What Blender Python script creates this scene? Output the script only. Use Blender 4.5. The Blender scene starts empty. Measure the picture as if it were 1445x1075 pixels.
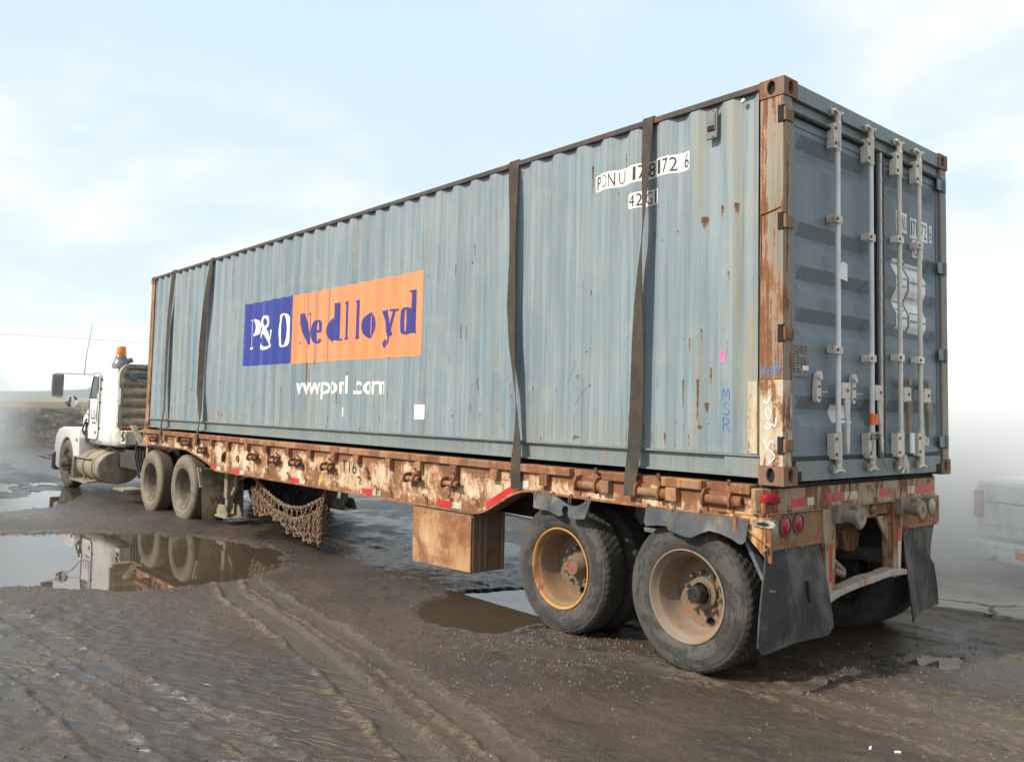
import bpy, bmesh, math, random
import numpy as np
from mathutils import Vector, Matrix

R = math.radians
S = bpy.context.scene
COL = S.collection
random.seed(7)

# ------------------------------------------------------------------ camera
cam_d = bpy.data.cameras.new("camera")
cam = bpy.data.objects.new("camera", cam_d)
COL.objects.link(cam)
yaw, pitch, roll = -0.71470, 0.06400, 0.02130
f = Vector((-math.sin(yaw) * math.cos(pitch), math.cos(yaw) * math.cos(pitch), math.sin(pitch)))
r0 = Vector((math.cos(yaw), math.sin(yaw), 0))
u0 = r0.cross(f)
rv = r0 * math.cos(roll) + u0 * math.sin(roll)
uv = -r0 * math.sin(roll) + u0 * math.cos(roll)
mw = Matrix((rv, uv, -f)).transposed().to_4x4()
mw.translation = Vector((-4.674, -2.876, 1.695))
cam.matrix_world = mw
cam_d.sensor_width = 36
cam_d.lens = 1191.6 / 1445 * 36
cam_d.shift_x = -9.37 / 1445
cam_d.shift_y = -33.07 / 1445
cam_d.clip_end = 20000
cam_d.clip_start = 0.05
S.camera = cam

# ------------------------------------------------------------------ world and sun
S.view_settings.view_transform = 'Standard'
S.view_settings.look = 'None'
S.view_settings.gamma = 1
S.view_settings.exposure = 0.25
SUN_EL, SUN_AZ = R(40), R(13)
sun_to = Vector((-math.cos(SUN_AZ) * math.cos(SUN_EL), math.sin(SUN_AZ) * math.cos(SUN_EL), math.sin(SUN_EL)))
W = bpy.data.worlds.new("World")
S.world = W
W.use_nodes = True
wt = W.node_tree
wt.nodes.clear()


def new(nt, t, ins=None, **kw):
    n = nt.nodes.new(t)
    for k, v in kw.items():
        setattr(n, k, v)
    for k, v in (ins or {}).items():
        s = n.inputs[k]
        if isinstance(v, bpy.types.NodeSocket):
            nt.links.new(v, s)
        else:
            s.default_value = v
    return n


class G:
    """small node-graph helper"""

    def __init__(s, nt):
        s.nt = nt

    def m(s, op, a, b=0.0, clamp=False):
        return new(s.nt, 'ShaderNodeMath', {0: a, 1: b}, operation=op, use_clamp=clamp).outputs[0]

    def mul(s, P, v):
        return new(s.nt, 'ShaderNodeVectorMath', {0: P, 1: v}, operation='MULTIPLY').outputs[0]

    def add(s, P, v):
        return new(s.nt, 'ShaderNodeVectorMath', {0: P, 1: v}, operation='ADD').outputs[0]

    def noise(s, P, scale, detail=4.0, rough=0.55, dist=0.0, col=False):
        n = new(s.nt, 'ShaderNodeTexNoise', {'Vector': P, 'Scale': scale, 'Detail': detail, 'Roughness': rough, 'Distortion': dist})
        return n.outputs['Color' if col else 0]

    def vor(s, P, scale, feature='F1', out=0):
        n = new(s.nt, 'ShaderNodeTexVoronoi', {'Vector': P, 'Scale': scale}, feature=feature)
        return n.outputs[out]

    def step(s, v, a, b, lo=0.0, hi=1.0):
        n = new(s.nt, 'ShaderNodeMapRange', {0: v, 1: a, 2: b, 3: lo, 4: hi}, interpolation_type='SMOOTHSTEP')
        return n.outputs[0]

    def mix(s, fac, a, b):
        n = new(s.nt, 'ShaderNodeMix', None, data_type='RGBA')
        for i, v in ((0, fac), (6, a), (7, b)):
            if isinstance(v, bpy.types.NodeSocket):
                s.nt.links.new(v, n.inputs[i])
            else:
                if i and len(v) == 3:
                    v = (*v, 1)
                n.inputs[i].default_value = v
        return n.outputs[2]

    def xyz(s, P):
        return new(s.nt, 'ShaderNodeSeparateXYZ', {0: P}).outputs

    def comb(s, x, y, z):
        return new(s.nt, 'ShaderNodeCombineXYZ', {0: x, 1: y, 2: z}).outputs[0]

    def bump(s, h, strength=0.3, dist=0.01, normal=None):
        ins = {'Height': h, 'Strength': strength, 'Distance': dist}
        if normal is not None:
            ins['Normal'] = normal
        return new(s.nt, 'ShaderNodeBump', ins).outputs[0]


g = G(wt)
gen = new(wt, 'ShaderNodeTexCoord').outputs['Generated']
x, y, z = g.xyz(gen)
sky = new(wt, 'ShaderNodeTexSky', None, sky_type='NISHITA', sun_disc=False, sun_elevation=SUN_EL,
          sun_rotation=math.atan2(sun_to.x, sun_to.y), air_density=1.0, dust_density=1.5, ozone_density=1.0)
zz = g.m('ADD', g.m('MAXIMUM', z, 0.0), 0.22)
cp = g.comb(g.m('DIVIDE', x, zz), g.m('DIVIDE', y, zz), g.m('MULTIPLY', z, 0.6))
c1 = g.noise(g.add(cp, (3.1, 7.7, 0)), 0.95, 5, 0.5, 0.35)
c2 = g.noise(g.add(cp, (11.3, 2.2, 4)), 2.6, 6, 0.55, 0.2)
cl = g.m('ADD', g.m('MULTIPLY', c1, 0.72), g.m('MULTIPLY', c2, 0.28))
cloud = g.step(cl, 0.41, 0.61)
hor = g.step(z, 0.22, -0.02)
veil = g.m('ADD', 0.82, g.m('MULTIPLY', cloud, 0.16))
veil = g.m('ADD', veil, g.m('MULTIPLY', hor, g.m('SUBTRACT', 1.0, veil)), True)
ccol = g.mix(cloud, (0.69, 0.855, 0.955), (0.98, 0.985, 0.99))
bg1 = new(wt, 'ShaderNodeBackground', {0: sky.outputs[0], 1: 0.12})
bg2 = new(wt, 'ShaderNodeBackground', {0: ccol, 1: 0.98})
mx = new(wt, 'ShaderNodeMixShader', {0: veil, 1: bg1.outputs[0], 2: bg2.outputs[0]})
new(wt, 'ShaderNodeOutputWorld', {0: mx.outputs[0]})

sd = bpy.data.lights.new("sun", 'SUN')
sd.energy = 4.7
sd.angle = R(1.2)
sd.color = (1.0, 0.91, 0.78)
sun = bpy.data.objects.new("sun", sd)
COL.objects.link(sun)
sun.rotation_euler = sun_to.to_track_quat('Z', 'Y').to_euler()
sun.location = (-8, 4, 12)


# ------------------------------------------------------------------ materials
def mat_new(name):
    m = bpy.data.materials.new(name)
    m.use_nodes = True
    nt = m.node_tree
    nt.nodes.clear()
    b = nt.nodes.new('ShaderNodeBsdfPrincipled')
    o = nt.nodes.new('ShaderNodeOutputMaterial')
    nt.links.new(b.outputs[0], o.inputs[0])
    g = G(nt)
    P = new(nt, 'ShaderNodeTexCoord').outputs['Object']
    return m, nt, b, g, P


def put(nt, b, **kw):
    names = dict(base='Base Color', rough='Roughness', metal='Metallic', normal='Normal', spec='Specular IOR Level', ior='IOR',
                 trans='Transmission Weight', alpha='Alpha', emit='Emission Color', es='Emission Strength', coat='Coat Weight')
    for k, v in kw.items():
        s = b.inputs[names[k]]
        if isinstance(v, bpy.types.NodeSocket):
            nt.links.new(v, s)
        else:
            s.default_value = (*v, 1) if (hasattr(v, '__len__') and len(v) == 3) else v


RUST_D, RUST_M, RUST_L = (0.050, 0.025, 0.016), (0.138, 0.054, 0.027), (0.36, 0.150, 0.052)


def simple(name, col, rough=0.5, metal=0.0, var=0.25, scale=9.0, dirt=0.0, dirtcol=(0.13, 0.105, 0.08), bump=0.0, bscale=40):
    m, nt, b, g, P = mat_new(name)
    n = g.noise(P, scale, 6, 0.6)
    c = g.mix(g.step(n, 0.3, 0.7), tuple(max(0, v * (1 - var)) for v in col), tuple(min(1, v * (1 + var)) for v in col))
    if dirt > 0:
        d = g.noise(g.mul(P, (1, 1, 0.6)), scale * 0.55, 8, 0.68)
        c = g.mix(g.step(d, 0.62 - dirt * 0.5, 0.78 - dirt * 0.5), c, dirtcol)
    put(nt, b, base=c, rough=rough, metal=metal)
    if bump:
        put(nt, b, normal=g.bump(g.noise(P, bscale, 5, 0.6), bump, 0.01))
    return m


def worn(name, c1, c2, amt=0.5, scale=4.0, rough=0.5, attr=False, streak=0.35, dirt=0.2, soft=0.07, dust=(0.20, 0.165, 0.12), ring=None, bumpy=0.25, zrust=None, deep=0.5, skw=0.28, aniso=0.55, halo_k=0.55, halo_w=None, fk=0.24, zb=()):
    """old paint with rust patches, halos, streaks and dust. amt = rust share"""
    m, nt, b, g, P = mat_new(name)
    rnd = new(nt, 'ShaderNodeObjectInfo').outputs['Random']
    Q = g.add(P, g.comb(g.m('MULTIPLY', rnd, 13.0), 0.0, g.m('MULTIPLY', rnd, 5.0)))
    n1 = g.noise(g.mul(Q, (1, 1, 0.35)), 1.7, 5, 0.55)
    c = g.mix(g.step(n1, 0.32, 0.68), c1, c2)
    st = g.noise(g.mul(Q, (22, 22, 0.7)), 1.0, 4, 0.6)
    c = g.mix(g.m('MULTIPLY', g.step(st, 0.45, 0.75), streak), c, tuple(v * 0.62 for v in c1))
    c = g.mix(g.m('MULTIPLY', g.step(st, 0.52, 0.25), streak * 0.6), c, tuple(min(1, v * 1.25 + .02) for v in c2))
    du = g.noise(Q, 5.0, 8, 0.65)
    c = g.mix(g.m('MULTIPLY', g.step(du, 0.45, 0.8), dirt), c, dust)
    a = g.noise(g.mul(Q, (1, 1, aniso)), scale, 9, 0.66, 0.3)
    fine = g.noise(Q, scale * 7, 4, 0.7)
    v = g.m('ADD', a, g.m('MULTIPLY', g.m('SUBTRACT', fine, 0.5), fk))
    sk = g.noise(g.mul(Q, (24, 24, 0.9)), 1.0, 6, 0.7)
    v = g.m('ADD', v, g.m('MULTIPLY', g.m('SUBTRACT', sk, 0.5), skw))
    if attr:
        at = new(nt, 'ShaderNodeAttribute', None, attribute_name='rust').outputs['Fac']
        vf = g.noise(P, 85.0, 4, 0.7)
        v = g.m('ADD', v, g.m('MULTIPLY', at, 0.66))
        v = g.m('ADD', v, g.m('MULTIPLY', g.m('MULTIPLY', g.m('SUBTRACT', vf, 0.58), 0.85), g.step(at, -0.2, 0.3)))
        stn = new(nt, 'ShaderNodeAttribute', None, attribute_name='stain').outputs['Fac']
        c = g.mix(g.m('MULTIPLY', stn, g.step(sk, 0.25, 0.7)), c, (0.29, 0.235, 0.125))
    for (za, zb_, am) in zb:
        v = g.m('ADD', v, g.m('MULTIPLY', g.step(g.xyz(P)[2], za, zb_), am))
    if zrust:
        zz = g.xyz(P)[2]
        v = g.m('ADD', v, g.step(zz, zrust[0], zrust[1], 0.0, zrust[2]))
    th = 0.5 + (0.5 - amt) * 0.55
    halo = g.step(v, th - (halo_w or soft * 1.7), th + soft * 0.7)
    core = g.step(v, th, th + soft)
    dark = g.step(v, th + soft * 1.2, th + soft * 3.2)
    rcol = g.mix(g.step(fine, 0.35, 0.65), (0.095, 0.058, 0.036), (0.23, 0.135, 0.065)) if attr else g.mix(g.step(fine, 0.35, 0.65), RUST_M, tuple(0.6 * p + 0.4 * q for p, q in zip(RUST_M, RUST_L)))
    c = g.mix(g.m('MULTIPLY', halo, halo_k), c, RUST_L)
    c = g.mix(g.m('MULTIPLY', core, 0.92), c, rcol)
    c = g.mix(g.m('MULTIPLY', dark, deep), c, RUST_D)
    put(nt, b, base=c, rough=g.m('ADD', rough, g.m('MULTIPLY', core, 0.9 - rough)))
    h = g.m('SUBTRACT', g.m('MULTIPLY', fine, 0.3), g.m('MULTIPLY', core, 0.35))
    put(nt, b, normal=g.bump(h, bumpy, 0.006))
    return m


M = {}
BLUE1, BLUE2 = (0.172, 0.230, 0.264), (0.222, 0.278, 0.304)
M['box_paint'] = worn('container_paint', BLUE1, BLUE2, 0.02, 5.0, 0.5, attr=True, streak=0.65, dirt=0.42, soft=0.035, dust=(0.34, 0.335, 0.26), bumpy=0.12, halo_k=0.5)
M['box_rail'] = worn('container_rail_paint', (0.155, 0.195, 0.20), (0.19, 0.225, 0.22), 0.15, 5.0, 0.5, streak=0.4, dirt=0.45, dust=(.22,.21,.16))
M['top_rail'] = worn('container_top_rail', (0.040, 0.031, 0.028), (0.06, 0.047, 0.042), 0.24, 5.0, 0.7, halo_k=.2)
M['door'] = worn('door_paint', (0.122, 0.166, 0.194), (0.146, 0.188, 0.210), 0.05, 5.0, 0.42, streak=0.25, dirt=0.14, soft=0.03, dust=(0.24, 0.24, 0.22), zrust=(0.75, 0.0, 0.10))
M['post'] = worn('post_paint', (0.165, 0.165, 0.130), (0.25, 0.225, 0.165), 0.49, 4.2, 0.6, streak=0.6, dirt=0.45, soft=0.045, deep=0.3, skw=.95, aniso=.3)
M['post_cream'] = worn('post_cream_paint', (0.44, 0.39, 0.28), (0.53, 0.47, 0.35), 0.45, 5.5, 0.6, streak=0.35, dirt=0.3, soft=0.06, deep=0.25, skw=.6)
M['post_dark'] = worn('post_grey_brown_paint', (0.22, 0.20, 0.16), (0.27, 0.24, 0.19), 0.34, 4.0, 0.6, skw=.7, halo_k=.3)  # grey-brown paint of the far rear post, also on small door fittings
M['casting'] = worn('casting_rust', (0.11, 0.075, 0.058), (0.17, 0.115, 0.085), 0.50, 9.0, 0.8, dirt=0.45, dust=(.21,.165,.13), halo_k=.25, soft=.12)
M['cream'] = worn('trailer_cream', (0.55, 0.44, 0.29), (0.64, 0.54, 0.39), 0.53, 3.6, 0.55, streak=0.15, dirt=0.35, soft=0.09, deep=0.35, skw=.14, aniso=.8, dust=(.40,.27,.15), halo_w=.115, halo_k=.75, fk=.36, zb=((1.10, 1.20, .11), (.90, .80, .10)))
M['rail'] = worn('trailer_rail', (0.20, 0.10, 0.048), (0.34, 0.21, 0.11), 0.60, 4.2, 0.65, dirt=0.35, deep=0.4, dust=(.25,.19,.13))
M['bumper'] = worn('trailer_bumper', (0.30, 0.245, 0.165), (0.40, 0.335, 0.23), 0.47, 6.0, 0.6, dirt=0.55, deep=0.5, skw=.55, dust=(.24,.18,.12))
M['steel'] = worn('rusty_steel', (0.16, 0.10, 0.062), (0.24, 0.15, 0.085), 0.55, 6.0, 0.75, dirt=0.55, dust=(.20,.15,.105), skw=.45)
M['winch'] = worn('winch_rust', (0.075, 0.040, 0.027), (0.12, 0.060, 0.036), 0.6, 14.0, 0.8, dirt=0.4, deep=.8, dust=(.21,.14,.085), bumpy=.5)
M['under'] = simple('under_grime', (0.045, 0.04, 0.035), 0.8, var=0.4)
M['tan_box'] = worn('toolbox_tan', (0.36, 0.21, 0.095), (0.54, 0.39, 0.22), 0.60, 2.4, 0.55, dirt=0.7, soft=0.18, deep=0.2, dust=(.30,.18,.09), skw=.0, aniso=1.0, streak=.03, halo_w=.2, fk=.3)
M['tan_shaded'] = worn('toolbox_shaded_side', (0.17, 0.125, 0.08), (0.21, 0.155, 0.10), 0.35, 4.0, 0.7, dirt=0.5)  # darker copy of the toolbox tan, with shade put into the colour
M['mud_metal'] = simple('mud_caked_metal', (0.27, 0.225, 0.165), 0.8, var=0.22, dirt=0.35, dirtcol=(0.19, 0.155, 0.11), bump=0.2)
M['rod'] = worn('galvanised_rod', (0.70, 0.71, 0.72), (0.78, 0.78, 0.77), 0.08, 9.0, 0.42, streak=0.4, dirt=0.25)
M['rod_cream'] = worn('cream_rod', (0.68, 0.63, 0.54), (0.74, 0.70, 0.61), 0.16, 9.0, 0.5, streak=0.4, dirt=0.3)
M['cam'] = worn('cam_metal', (0.56, 0.53, 0.48), (0.62, 0.59, 0.54), 0.25, 14.0, 0.55, dirt=0.3)
M['rubber_seal'] = simple('door_gasket', (0.02, 0.02, 0.022), 0.6, var=0.3)
M['black'] = simple('black_hole', (0.012, 0.012, 0.012), 0.9)
M['white_label'] = simple('label_white', (0.78, 0.78, 0.76), 0.5, var=0.05, dirt=0.12, dirtcol=(0.5, 0.48, 0.42))
M['white_print'] = simple('white_print', (0.80, 0.80, 0.76), 0.5, var=0.05, scale=5, dirt=0.12, dirtcol=(0.45, 0.45, 0.40))
M['black_print'] = simple('black_print', (0.03, 0.028, 0.028), 0.55, var=0.2)
M['brown_print'] = simple('faded_print', (0.22, 0.12, 0.08), 0.6, var=0.2)
M['grey_print'] = simple('grey_print', (0.25, 0.27, 0.28), 0.6, var=0.2)


PEEL = [(6.605, .012, .40), (6.43, .020, .38), (6.19, .020, .36), (5.90, .016, .36), (5.62, .008, .50), (5.36, .007, .48), (4.92, .012, .50), (4.60, .009, .5), (4.38, .006, .5), (7.62, .007, .45), (7.15, .006, .5)]


def decal(name, col, sc=5.0):
    """printed film that has flaked and rusted in vertical lines"""
    m, nt, b, g, P = mat_new(name)
    n = g.noise(g.mul(P, (1, 1, 0.3)), 1.6, 5, 0.6)
    c = g.mix(g.step(n, 0.3, 0.7), tuple(v * 0.9 for v in col), tuple(min(1, v * 1.08 + .005) for v in col))
    st = g.noise(g.mul(P, (9, 9, 0.35)), sc, 5, 0.7)
    c = g.mix(g.m('MULTIPLY', g.step(st, 0.66, 0.72), 0.7), c, (0.26, 0.27, 0.27))
    ey = g.xyz(P)[1]
    brk = g.noise(g.mul(P, (3, 60, 2.2)), 1.0, 5, 0.7)
    for (yc, w, zb) in PEEL:
        ln = g.step(g.m('ABSOLUTE', g.m('SUBTRACT', ey, yc - 12.192 / 2)), w, w * .35)
        ln = g.m('MULTIPLY', ln, g.step(brk, zb, zb + .06))
        c = g.mix(g.m('MULTIPLY', ln, 0.85), c, (0.20, 0.19, 0.175))
    ch = g.noise(P, 24, 4, 0.7)
    c = g.mix(g.step(ch, 0.72, 0.76), c, (0.30, 0.30, 0.28))
    put(nt, b, base=c, rough=0.5)
    return m


M['logo_blue'] = decal('logo_blue', (0.018, 0.035, 0.26))
M['logo_orange'] = decal('logo_orange', (0.84, 0.25, 0.098))
M['logo_white'] = simple('logo_white', (0.82, 0.80, 0.72), 0.5, var=0.05)
M['letter_blue'] = simple('letter_blue', (0.025, 0.03, 0.21), 0.5, var=0.1)
M['graffiti_white'] = simple('chalk_white', (0.82, 0.80, 0.74), 0.7, var=0.1)
M['graffiti_blue'] = simple('marker_blue', (0.06, 0.16, 0.42), 0.7, var=0.1)
M['pink'] = simple('pink_sticker', (0.75, 0.16, 0.40), 0.5)
M['orange_tape'] = simple('orange_tape', (0.90, 0.16, 0.02), 0.5, var=0.1)
M['red_tape'] = simple('red_reflective', (0.50, 0.022, 0.025), 0.35, var=0.25, dirt=0.18)
M['white_tape'] = simple('white_reflective', (0.48, 0.47, 0.38), 0.4, var=0.12, dirt=0.3, dirtcol=(0.30, 0.27, 0.18))
M['red_lens'] = simple('red_lens', (0.34, 0.012, 0.02), 0.15, var=0.25)
M['clear_lens'] = simple('clear_lens', (0.36, 0.33, 0.27), 0.35, var=0.2, dirt=0.3)
M['bezel'] = simple('lamp_bezel', (0.10, 0.085, 0.07), 0.6)
M['chrome'] = simple('chrome', (0.72, 0.72, 0.72), 0.12, 1.0, var=0.05)
M['amber'] = simple('amber_lens', (0.75, 0.22, 0.03), 0.2, var=0.2)
M['yellow'] = simple('yellow_paint', (0.55, 0.40, 0.03), 0.5, dirt=0.3)
M['truck_white'] = simple('truck_white', (0.70, 0.69, 0.675), 0.28, var=0.05, scale=3, dirt=0.17, dirtcol=(0.48, 0.43, 0.34))
M['truck_dirty'] = simple('truck_white_dirty', (0.70, 0.68, 0.63), 0.4, var=0.06, scale=3, dirt=0.28, dirtcol=(0.48, 0.43, 0.34))
M['glass'] = simple('dark_glass', (0.05, 0.085, 0.095), 0.05, var=0.2)
M['mirror'] = simple('mirror_glass', (0.55, 0.57, 0.60), 0.03, 1.0, var=0.02)
M['mirror_grey'] = simple('dull_dark_grey', (0.16, 0.17, 0.18), 0.25, var=0.1)  # dull dark grey for mirror glass and small fittings
M['rubber_flap'] = simple('mud_flap_rubber', (0.022, 0.0215, 0.021), 0.62, var=0.35, scale=6, dirt=0.34, dirtcol=(0.105, 0.095, 0.08), bump=0.45, bscale=14)
M['rubber_flap_brown'] = simple('mud_flap_brown', (0.30, 0.235, 0.16), 0.8, var=0.3, scale=5, dirt=0.4, dirtcol=(0.14, 0.105, 0.07), bump=0.2)
M['flap_grey'] = simple('fender_rubber', (0.046, 0.050, 0.057), 0.6, var=0.35, scale=7, dirt=0.30, dirtcol=(0.14, 0.128, 0.105), bump=0.3, bscale=18)
M['chain'] = worn('chain_rust', (0.17, 0.125, 0.085), (0.22, 0.165, 0.115), 0.35, 12.0, 0.8, dirt=0.5, dust=(.20,.16,.115))
M['bucket'] = simple('bucket_plastic', (0.72, 0.72, 0.70), 0.4, var=0.05, dirt=0.1)
M['blue_cap'] = simple('blue_cap', (0.02, 0.10, 0.28), 0.4)


def webbing(name):
    m, nt, b, g, P = mat_new(name)
    n = g.noise(P, 7, 6, 0.65)
    c = g.mix(g.step(n, 0.3, 0.7), (0.034, 0.026, 0.019), (0.072, 0.055, 0.038))
    w = new(nt, 'ShaderNodeTexWave', {'Vector': P, 'Scale': 55.0, 'Distortion': 0.6}, wave_type='BANDS', bands_direction='Z').outputs[0]
    c = g.mix(g.m('MULTIPLY', w, 0.3), c, (0.05, 0.042, 0.033))
    put(nt, b, base=c, rough=0.85, normal=g.bump(w, 0.25, 0.003))
    return m


M['web'] = webbing('strap_webbing')


def tyre_mat(name, base=(0.030, 0.0285, 0.027), mud=(0.088, 0.082, 0.073), amt=0.5, low=0.28, high=0.5):
    m, nt, b, g, P = mat_new(name)
    rnd = new(nt, 'ShaderNodeObjectInfo').outputs['Random']
    x, y, z = g.xyz(P)
    r = g.m('SQRT', g.m('ADD', g.m('MULTIPLY', y, y), g.m('MULTIPLY', z, z)))
    ang = g.m('ARCTAN2', z, y)
    Q = g.comb(g.m('ADD', g.m('MULTIPLY', r, 9.0), g.m('MULTIPLY', rnd, 40.0)), g.m('MULTIPLY', g.m('COSINE', ang), 1.6), g.m('MULTIPLY', g.m('SINE', ang), 1.6))
    n = g.noise(Q, 1.1, 7, 0.62, 0.4)
    fine = g.noise(P, 28, 6, 0.7)
    v = g.m('ADD', n, g.m('MULTIPLY', g.m('SUBTRACT', fine, 0.5), 0.25))
    c = g.mix(g.step(fine, 0.3, 0.7), tuple(v * .8 for v in base), tuple(v * 1.35 for v in base))
    k = g.step(v, 0.60 - amt * 0.3, 0.69 - amt * 0.3)
    c = g.mix(g.m('MULTIPLY', k, 0.6), c, mud)
    ln = g.noise(g.comb(g.m('MULTIPLY', r, 70.0), g.m('COSINE', ang), g.m('SINE', ang)), 1.0, 4, 0.6)
    c = g.mix(g.m('MULTIPLY', g.step(ln, 0.55, 0.7), 0.45), c, tuple(.5 * v_ for v_ in base))
    c = g.mix(g.m('MULTIPLY', g.step(ln, 0.42, 0.3), 0.35), c, tuple(1.15 * v_ for v_ in mud))
    c = g.mix(g.m('MULTIPLY', g.step(r, 0.468, 0.488), 0.75), c, tuple(0.42 * v * q for v, q in zip(mud, (1.1, .95, .8))))
    put(nt, b, base=c, rough=0.78, normal=g.bump(fine, 0.35, 0.006))
    return m


M['tyre'] = tyre_mat('tyre_rubber')
M['tyre_muddy'] = tyre_mat('tyre_muddy', (0.10, 0.085, 0.066), (0.225, 0.19, 0.145), 0.75)
M['rim_barrel'] = worn('rim_barrel', (0.20, 0.125, 0.065), (0.165, 0.13, 0.09), 0.34, 8.0, 0.7, dirt=0.8, streak=0.1, deep=0.3, dust=(.20,.165,.115), skw=.1)
M['rim'] = worn('rim_rust', (0.19, 0.150, 0.112), (0.25, 0.20, 0.15), 0.33, 11.0, 0.7, dirt=0.8, streak=0.1, deep=0.4, dust=(.23,.185,.135), skw=.1)
M['rim_orange'] = worn('rim_orange', (0.50, 0.21, 0.035), (0.55, 0.27, 0.06), 0.36, 8.0, 0.6, dirt=0.75, streak=0.1, deep=0.3, dust=(.22,.175,.12), skw=.1)
M['rim_disc'] = worn('rim_disc', (0.105, 0.085, 0.062), (0.15, 0.122, 0.088), 0.33, 16.0, 0.8, dirt=0.6, streak=0.1, deep=0.5, skw=.1, dust=(.17,.14,.10))
M['rim_mud'] = simple('rim_mud', (0.20, 0.165, 0.12), 0.85, var=0.25, dirt=0.4, dirtcol=(0.12, 0.10, 0.075))


# ------------------------------------------------------------------ mesh helpers
class MB:
    def __init__(s):
        s.v, s.f, s.m = [], [], []

    def poly(s, pts, mi=0):
        i = len(s.v)
        s.v += [tuple(p) for p in pts]
        s.f.append(tuple(range(i, i + len(pts))))
        s.m.append(mi)
        return s

    def grid(s, rows, closed_u=False, closed_v=False, mi=0):
        """rows: list of equal-length point lists"""
        i = len(s.v)
        nu, nv = len(rows[0]), len(rows)
        for r in rows:
            s.v += [tuple(p) for p in r]
        for a in range(nv if closed_v else nv - 1):
            for b in range(nu if closed_u else nu - 1):
                a2, b2 = (a + 1) % nv, (b + 1) % nu
                s.f.append((i + a * nu + b, i + a * nu + b2, i + a2 * nu + b2, i + a2 * nu + b))
                s.m.append(mi)
        return s

    def hexa(s, p, mi=0):
        """8 corners: bottom ring 0-3, top ring 4-7"""
        i = len(s.v)
        s.v += [tuple(q) for q in p]
        for q in ((0, 3, 2, 1), (4, 5, 6, 7), (0, 1, 5, 4), (1, 2, 6, 5), (2, 3, 7, 6), (3, 0, 4, 7)):
            s.f.append(tuple(i + k for k in q))
            s.m.append(mi)
        return s

    def box(s, x0, x1, y0, y1, z0, z1, mi=0):
        return s.hexa([(x0, y0, z0), (x1, y0, z0), (x1, y1, z0), (x0, y1, z0), (x0, y0, z1), (x1, y0, z1), (x1, y1, z1), (x0, y1, z1)], mi)

    def prism(s, poly, axis, a, b, mi=0):
        def P(p, t):
            return {'x': (t, p[0], p[1]), 'y': (p[0], t, p[1]), 'z': (p[0], p[1], t)}[axis]
        i, n = len(s.v), len(poly)
        s.v += [P(p, a) for p in poly] + [P(p, b) for p in poly]
        s.f += [tuple(i + k for k in range(n))[::-1], tuple(i + n + k for k in range(n))]
        s.m += [mi, mi]
        for k in range(n):
            k2 = (k + 1) % n
            s.f.append((i + k, i + k2, i + n + k2, i + n + k))
            s.m.append(mi)
        return s

    def tube(s, path, r, n=8, closed=False, caps=True, mi=0):
        path = [Vector(p) for p in path]
        rows = []
        N = len(path)
        up = None
        for k in range(N):
            if closed:
                t = path[(k + 1) % N] - path[k - 1]
            else:
                t = path[min(k + 1, N - 1)] - path[max(k - 1, 0)]
            t.normalize()
            if up is None:
                up = Vector((0, 0, 1)) if abs(t.z) < 0.9 else Vector((0, 1, 0))
            a = t.cross(up)
            if a.length < 1e-6:
                a = t.cross(Vector((1, 0, 0)))
            a.normalize()
            up = a.cross(t).normalized()
            rr = r[k] if hasattr(r, '__len__') else r
            rows.append([path[k] + (a * math.cos(q) + up * math.sin(q)) * rr for q in [2 * math.pi * j / n for j in range(n)]])
        s.grid(rows, closed_u=True, closed_v=closed, mi=mi)
        if caps and not closed:
            s.poly(rows[0][::-1], mi)
            s.poly(rows[-1], mi)
        return s

    def cyl(s, p0, p1, r0, r1=None, n=16, mi=0):
        return s.tube([p0, p1], [r0, r0 if r1 is None else r1], n, mi=mi)

    def lathe(s, prof, axis='x', c=(0, 0, 0), n=32, mi=0, rfun=None):
        """prof: (h along axis, radius)"""
        rows = []
        for (h, r) in prof:
            row = []
            for k in range(n):
                a = 2 * math.pi * k / n
                q = r if rfun is None else rfun(h, r, k)
                ca, sa = q * math.cos(a), q * math.sin(a)
                p = {'x': (h, ca, sa), 'y': (sa, h, ca), 'z': (ca, sa, h)}[axis]
                row.append((p[0] + c[0], p[1] + c[1], p[2] + c[2]))
            rows.append(row)
        return s.grid(rows, closed_u=True, mi=mi)

    def plate_hole(s, u0, u1, v0, v1, cu, cv, ru, rv_, fn, depth=0.03, n=24, mi=0):
        """rectangle with an oval hole and the hole's wall; fn(u, v, d) -> point"""
        angs = [2 * math.pi * k / n for k in range(n)] + [math.atan2(b - cv, a - cu) % (2 * math.pi) for a in (u0, u1) for b in (v0, v1)]
        angs = sorted(angs)
        outer, inner, deep = [], [], []
        for a in angs:
            ca, sa = math.cos(a), math.sin(a)
            t = min((((u1 if ca > 0 else u0) - cu) / ca) if abs(ca) > 1e-9 else 1e9, (((v1 if sa > 0 else v0) - cv) / sa) if abs(sa) > 1e-9 else 1e9)
            outer.append(fn(cu + ca * t, cv + sa * t, 0))
            inner.append(fn(cu + ca * ru, cv + sa * rv_, 0))
            deep.append(fn(cu + ca * ru, cv + sa * rv_, depth))
        return s.grid([outer, inner, deep], closed_u=True, mi=mi)

    def xf(s, mat, start=0):
        s.v[start:] = [tuple(mat @ Vector(p)) for p in s.v[start:]]
        return s

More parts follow.
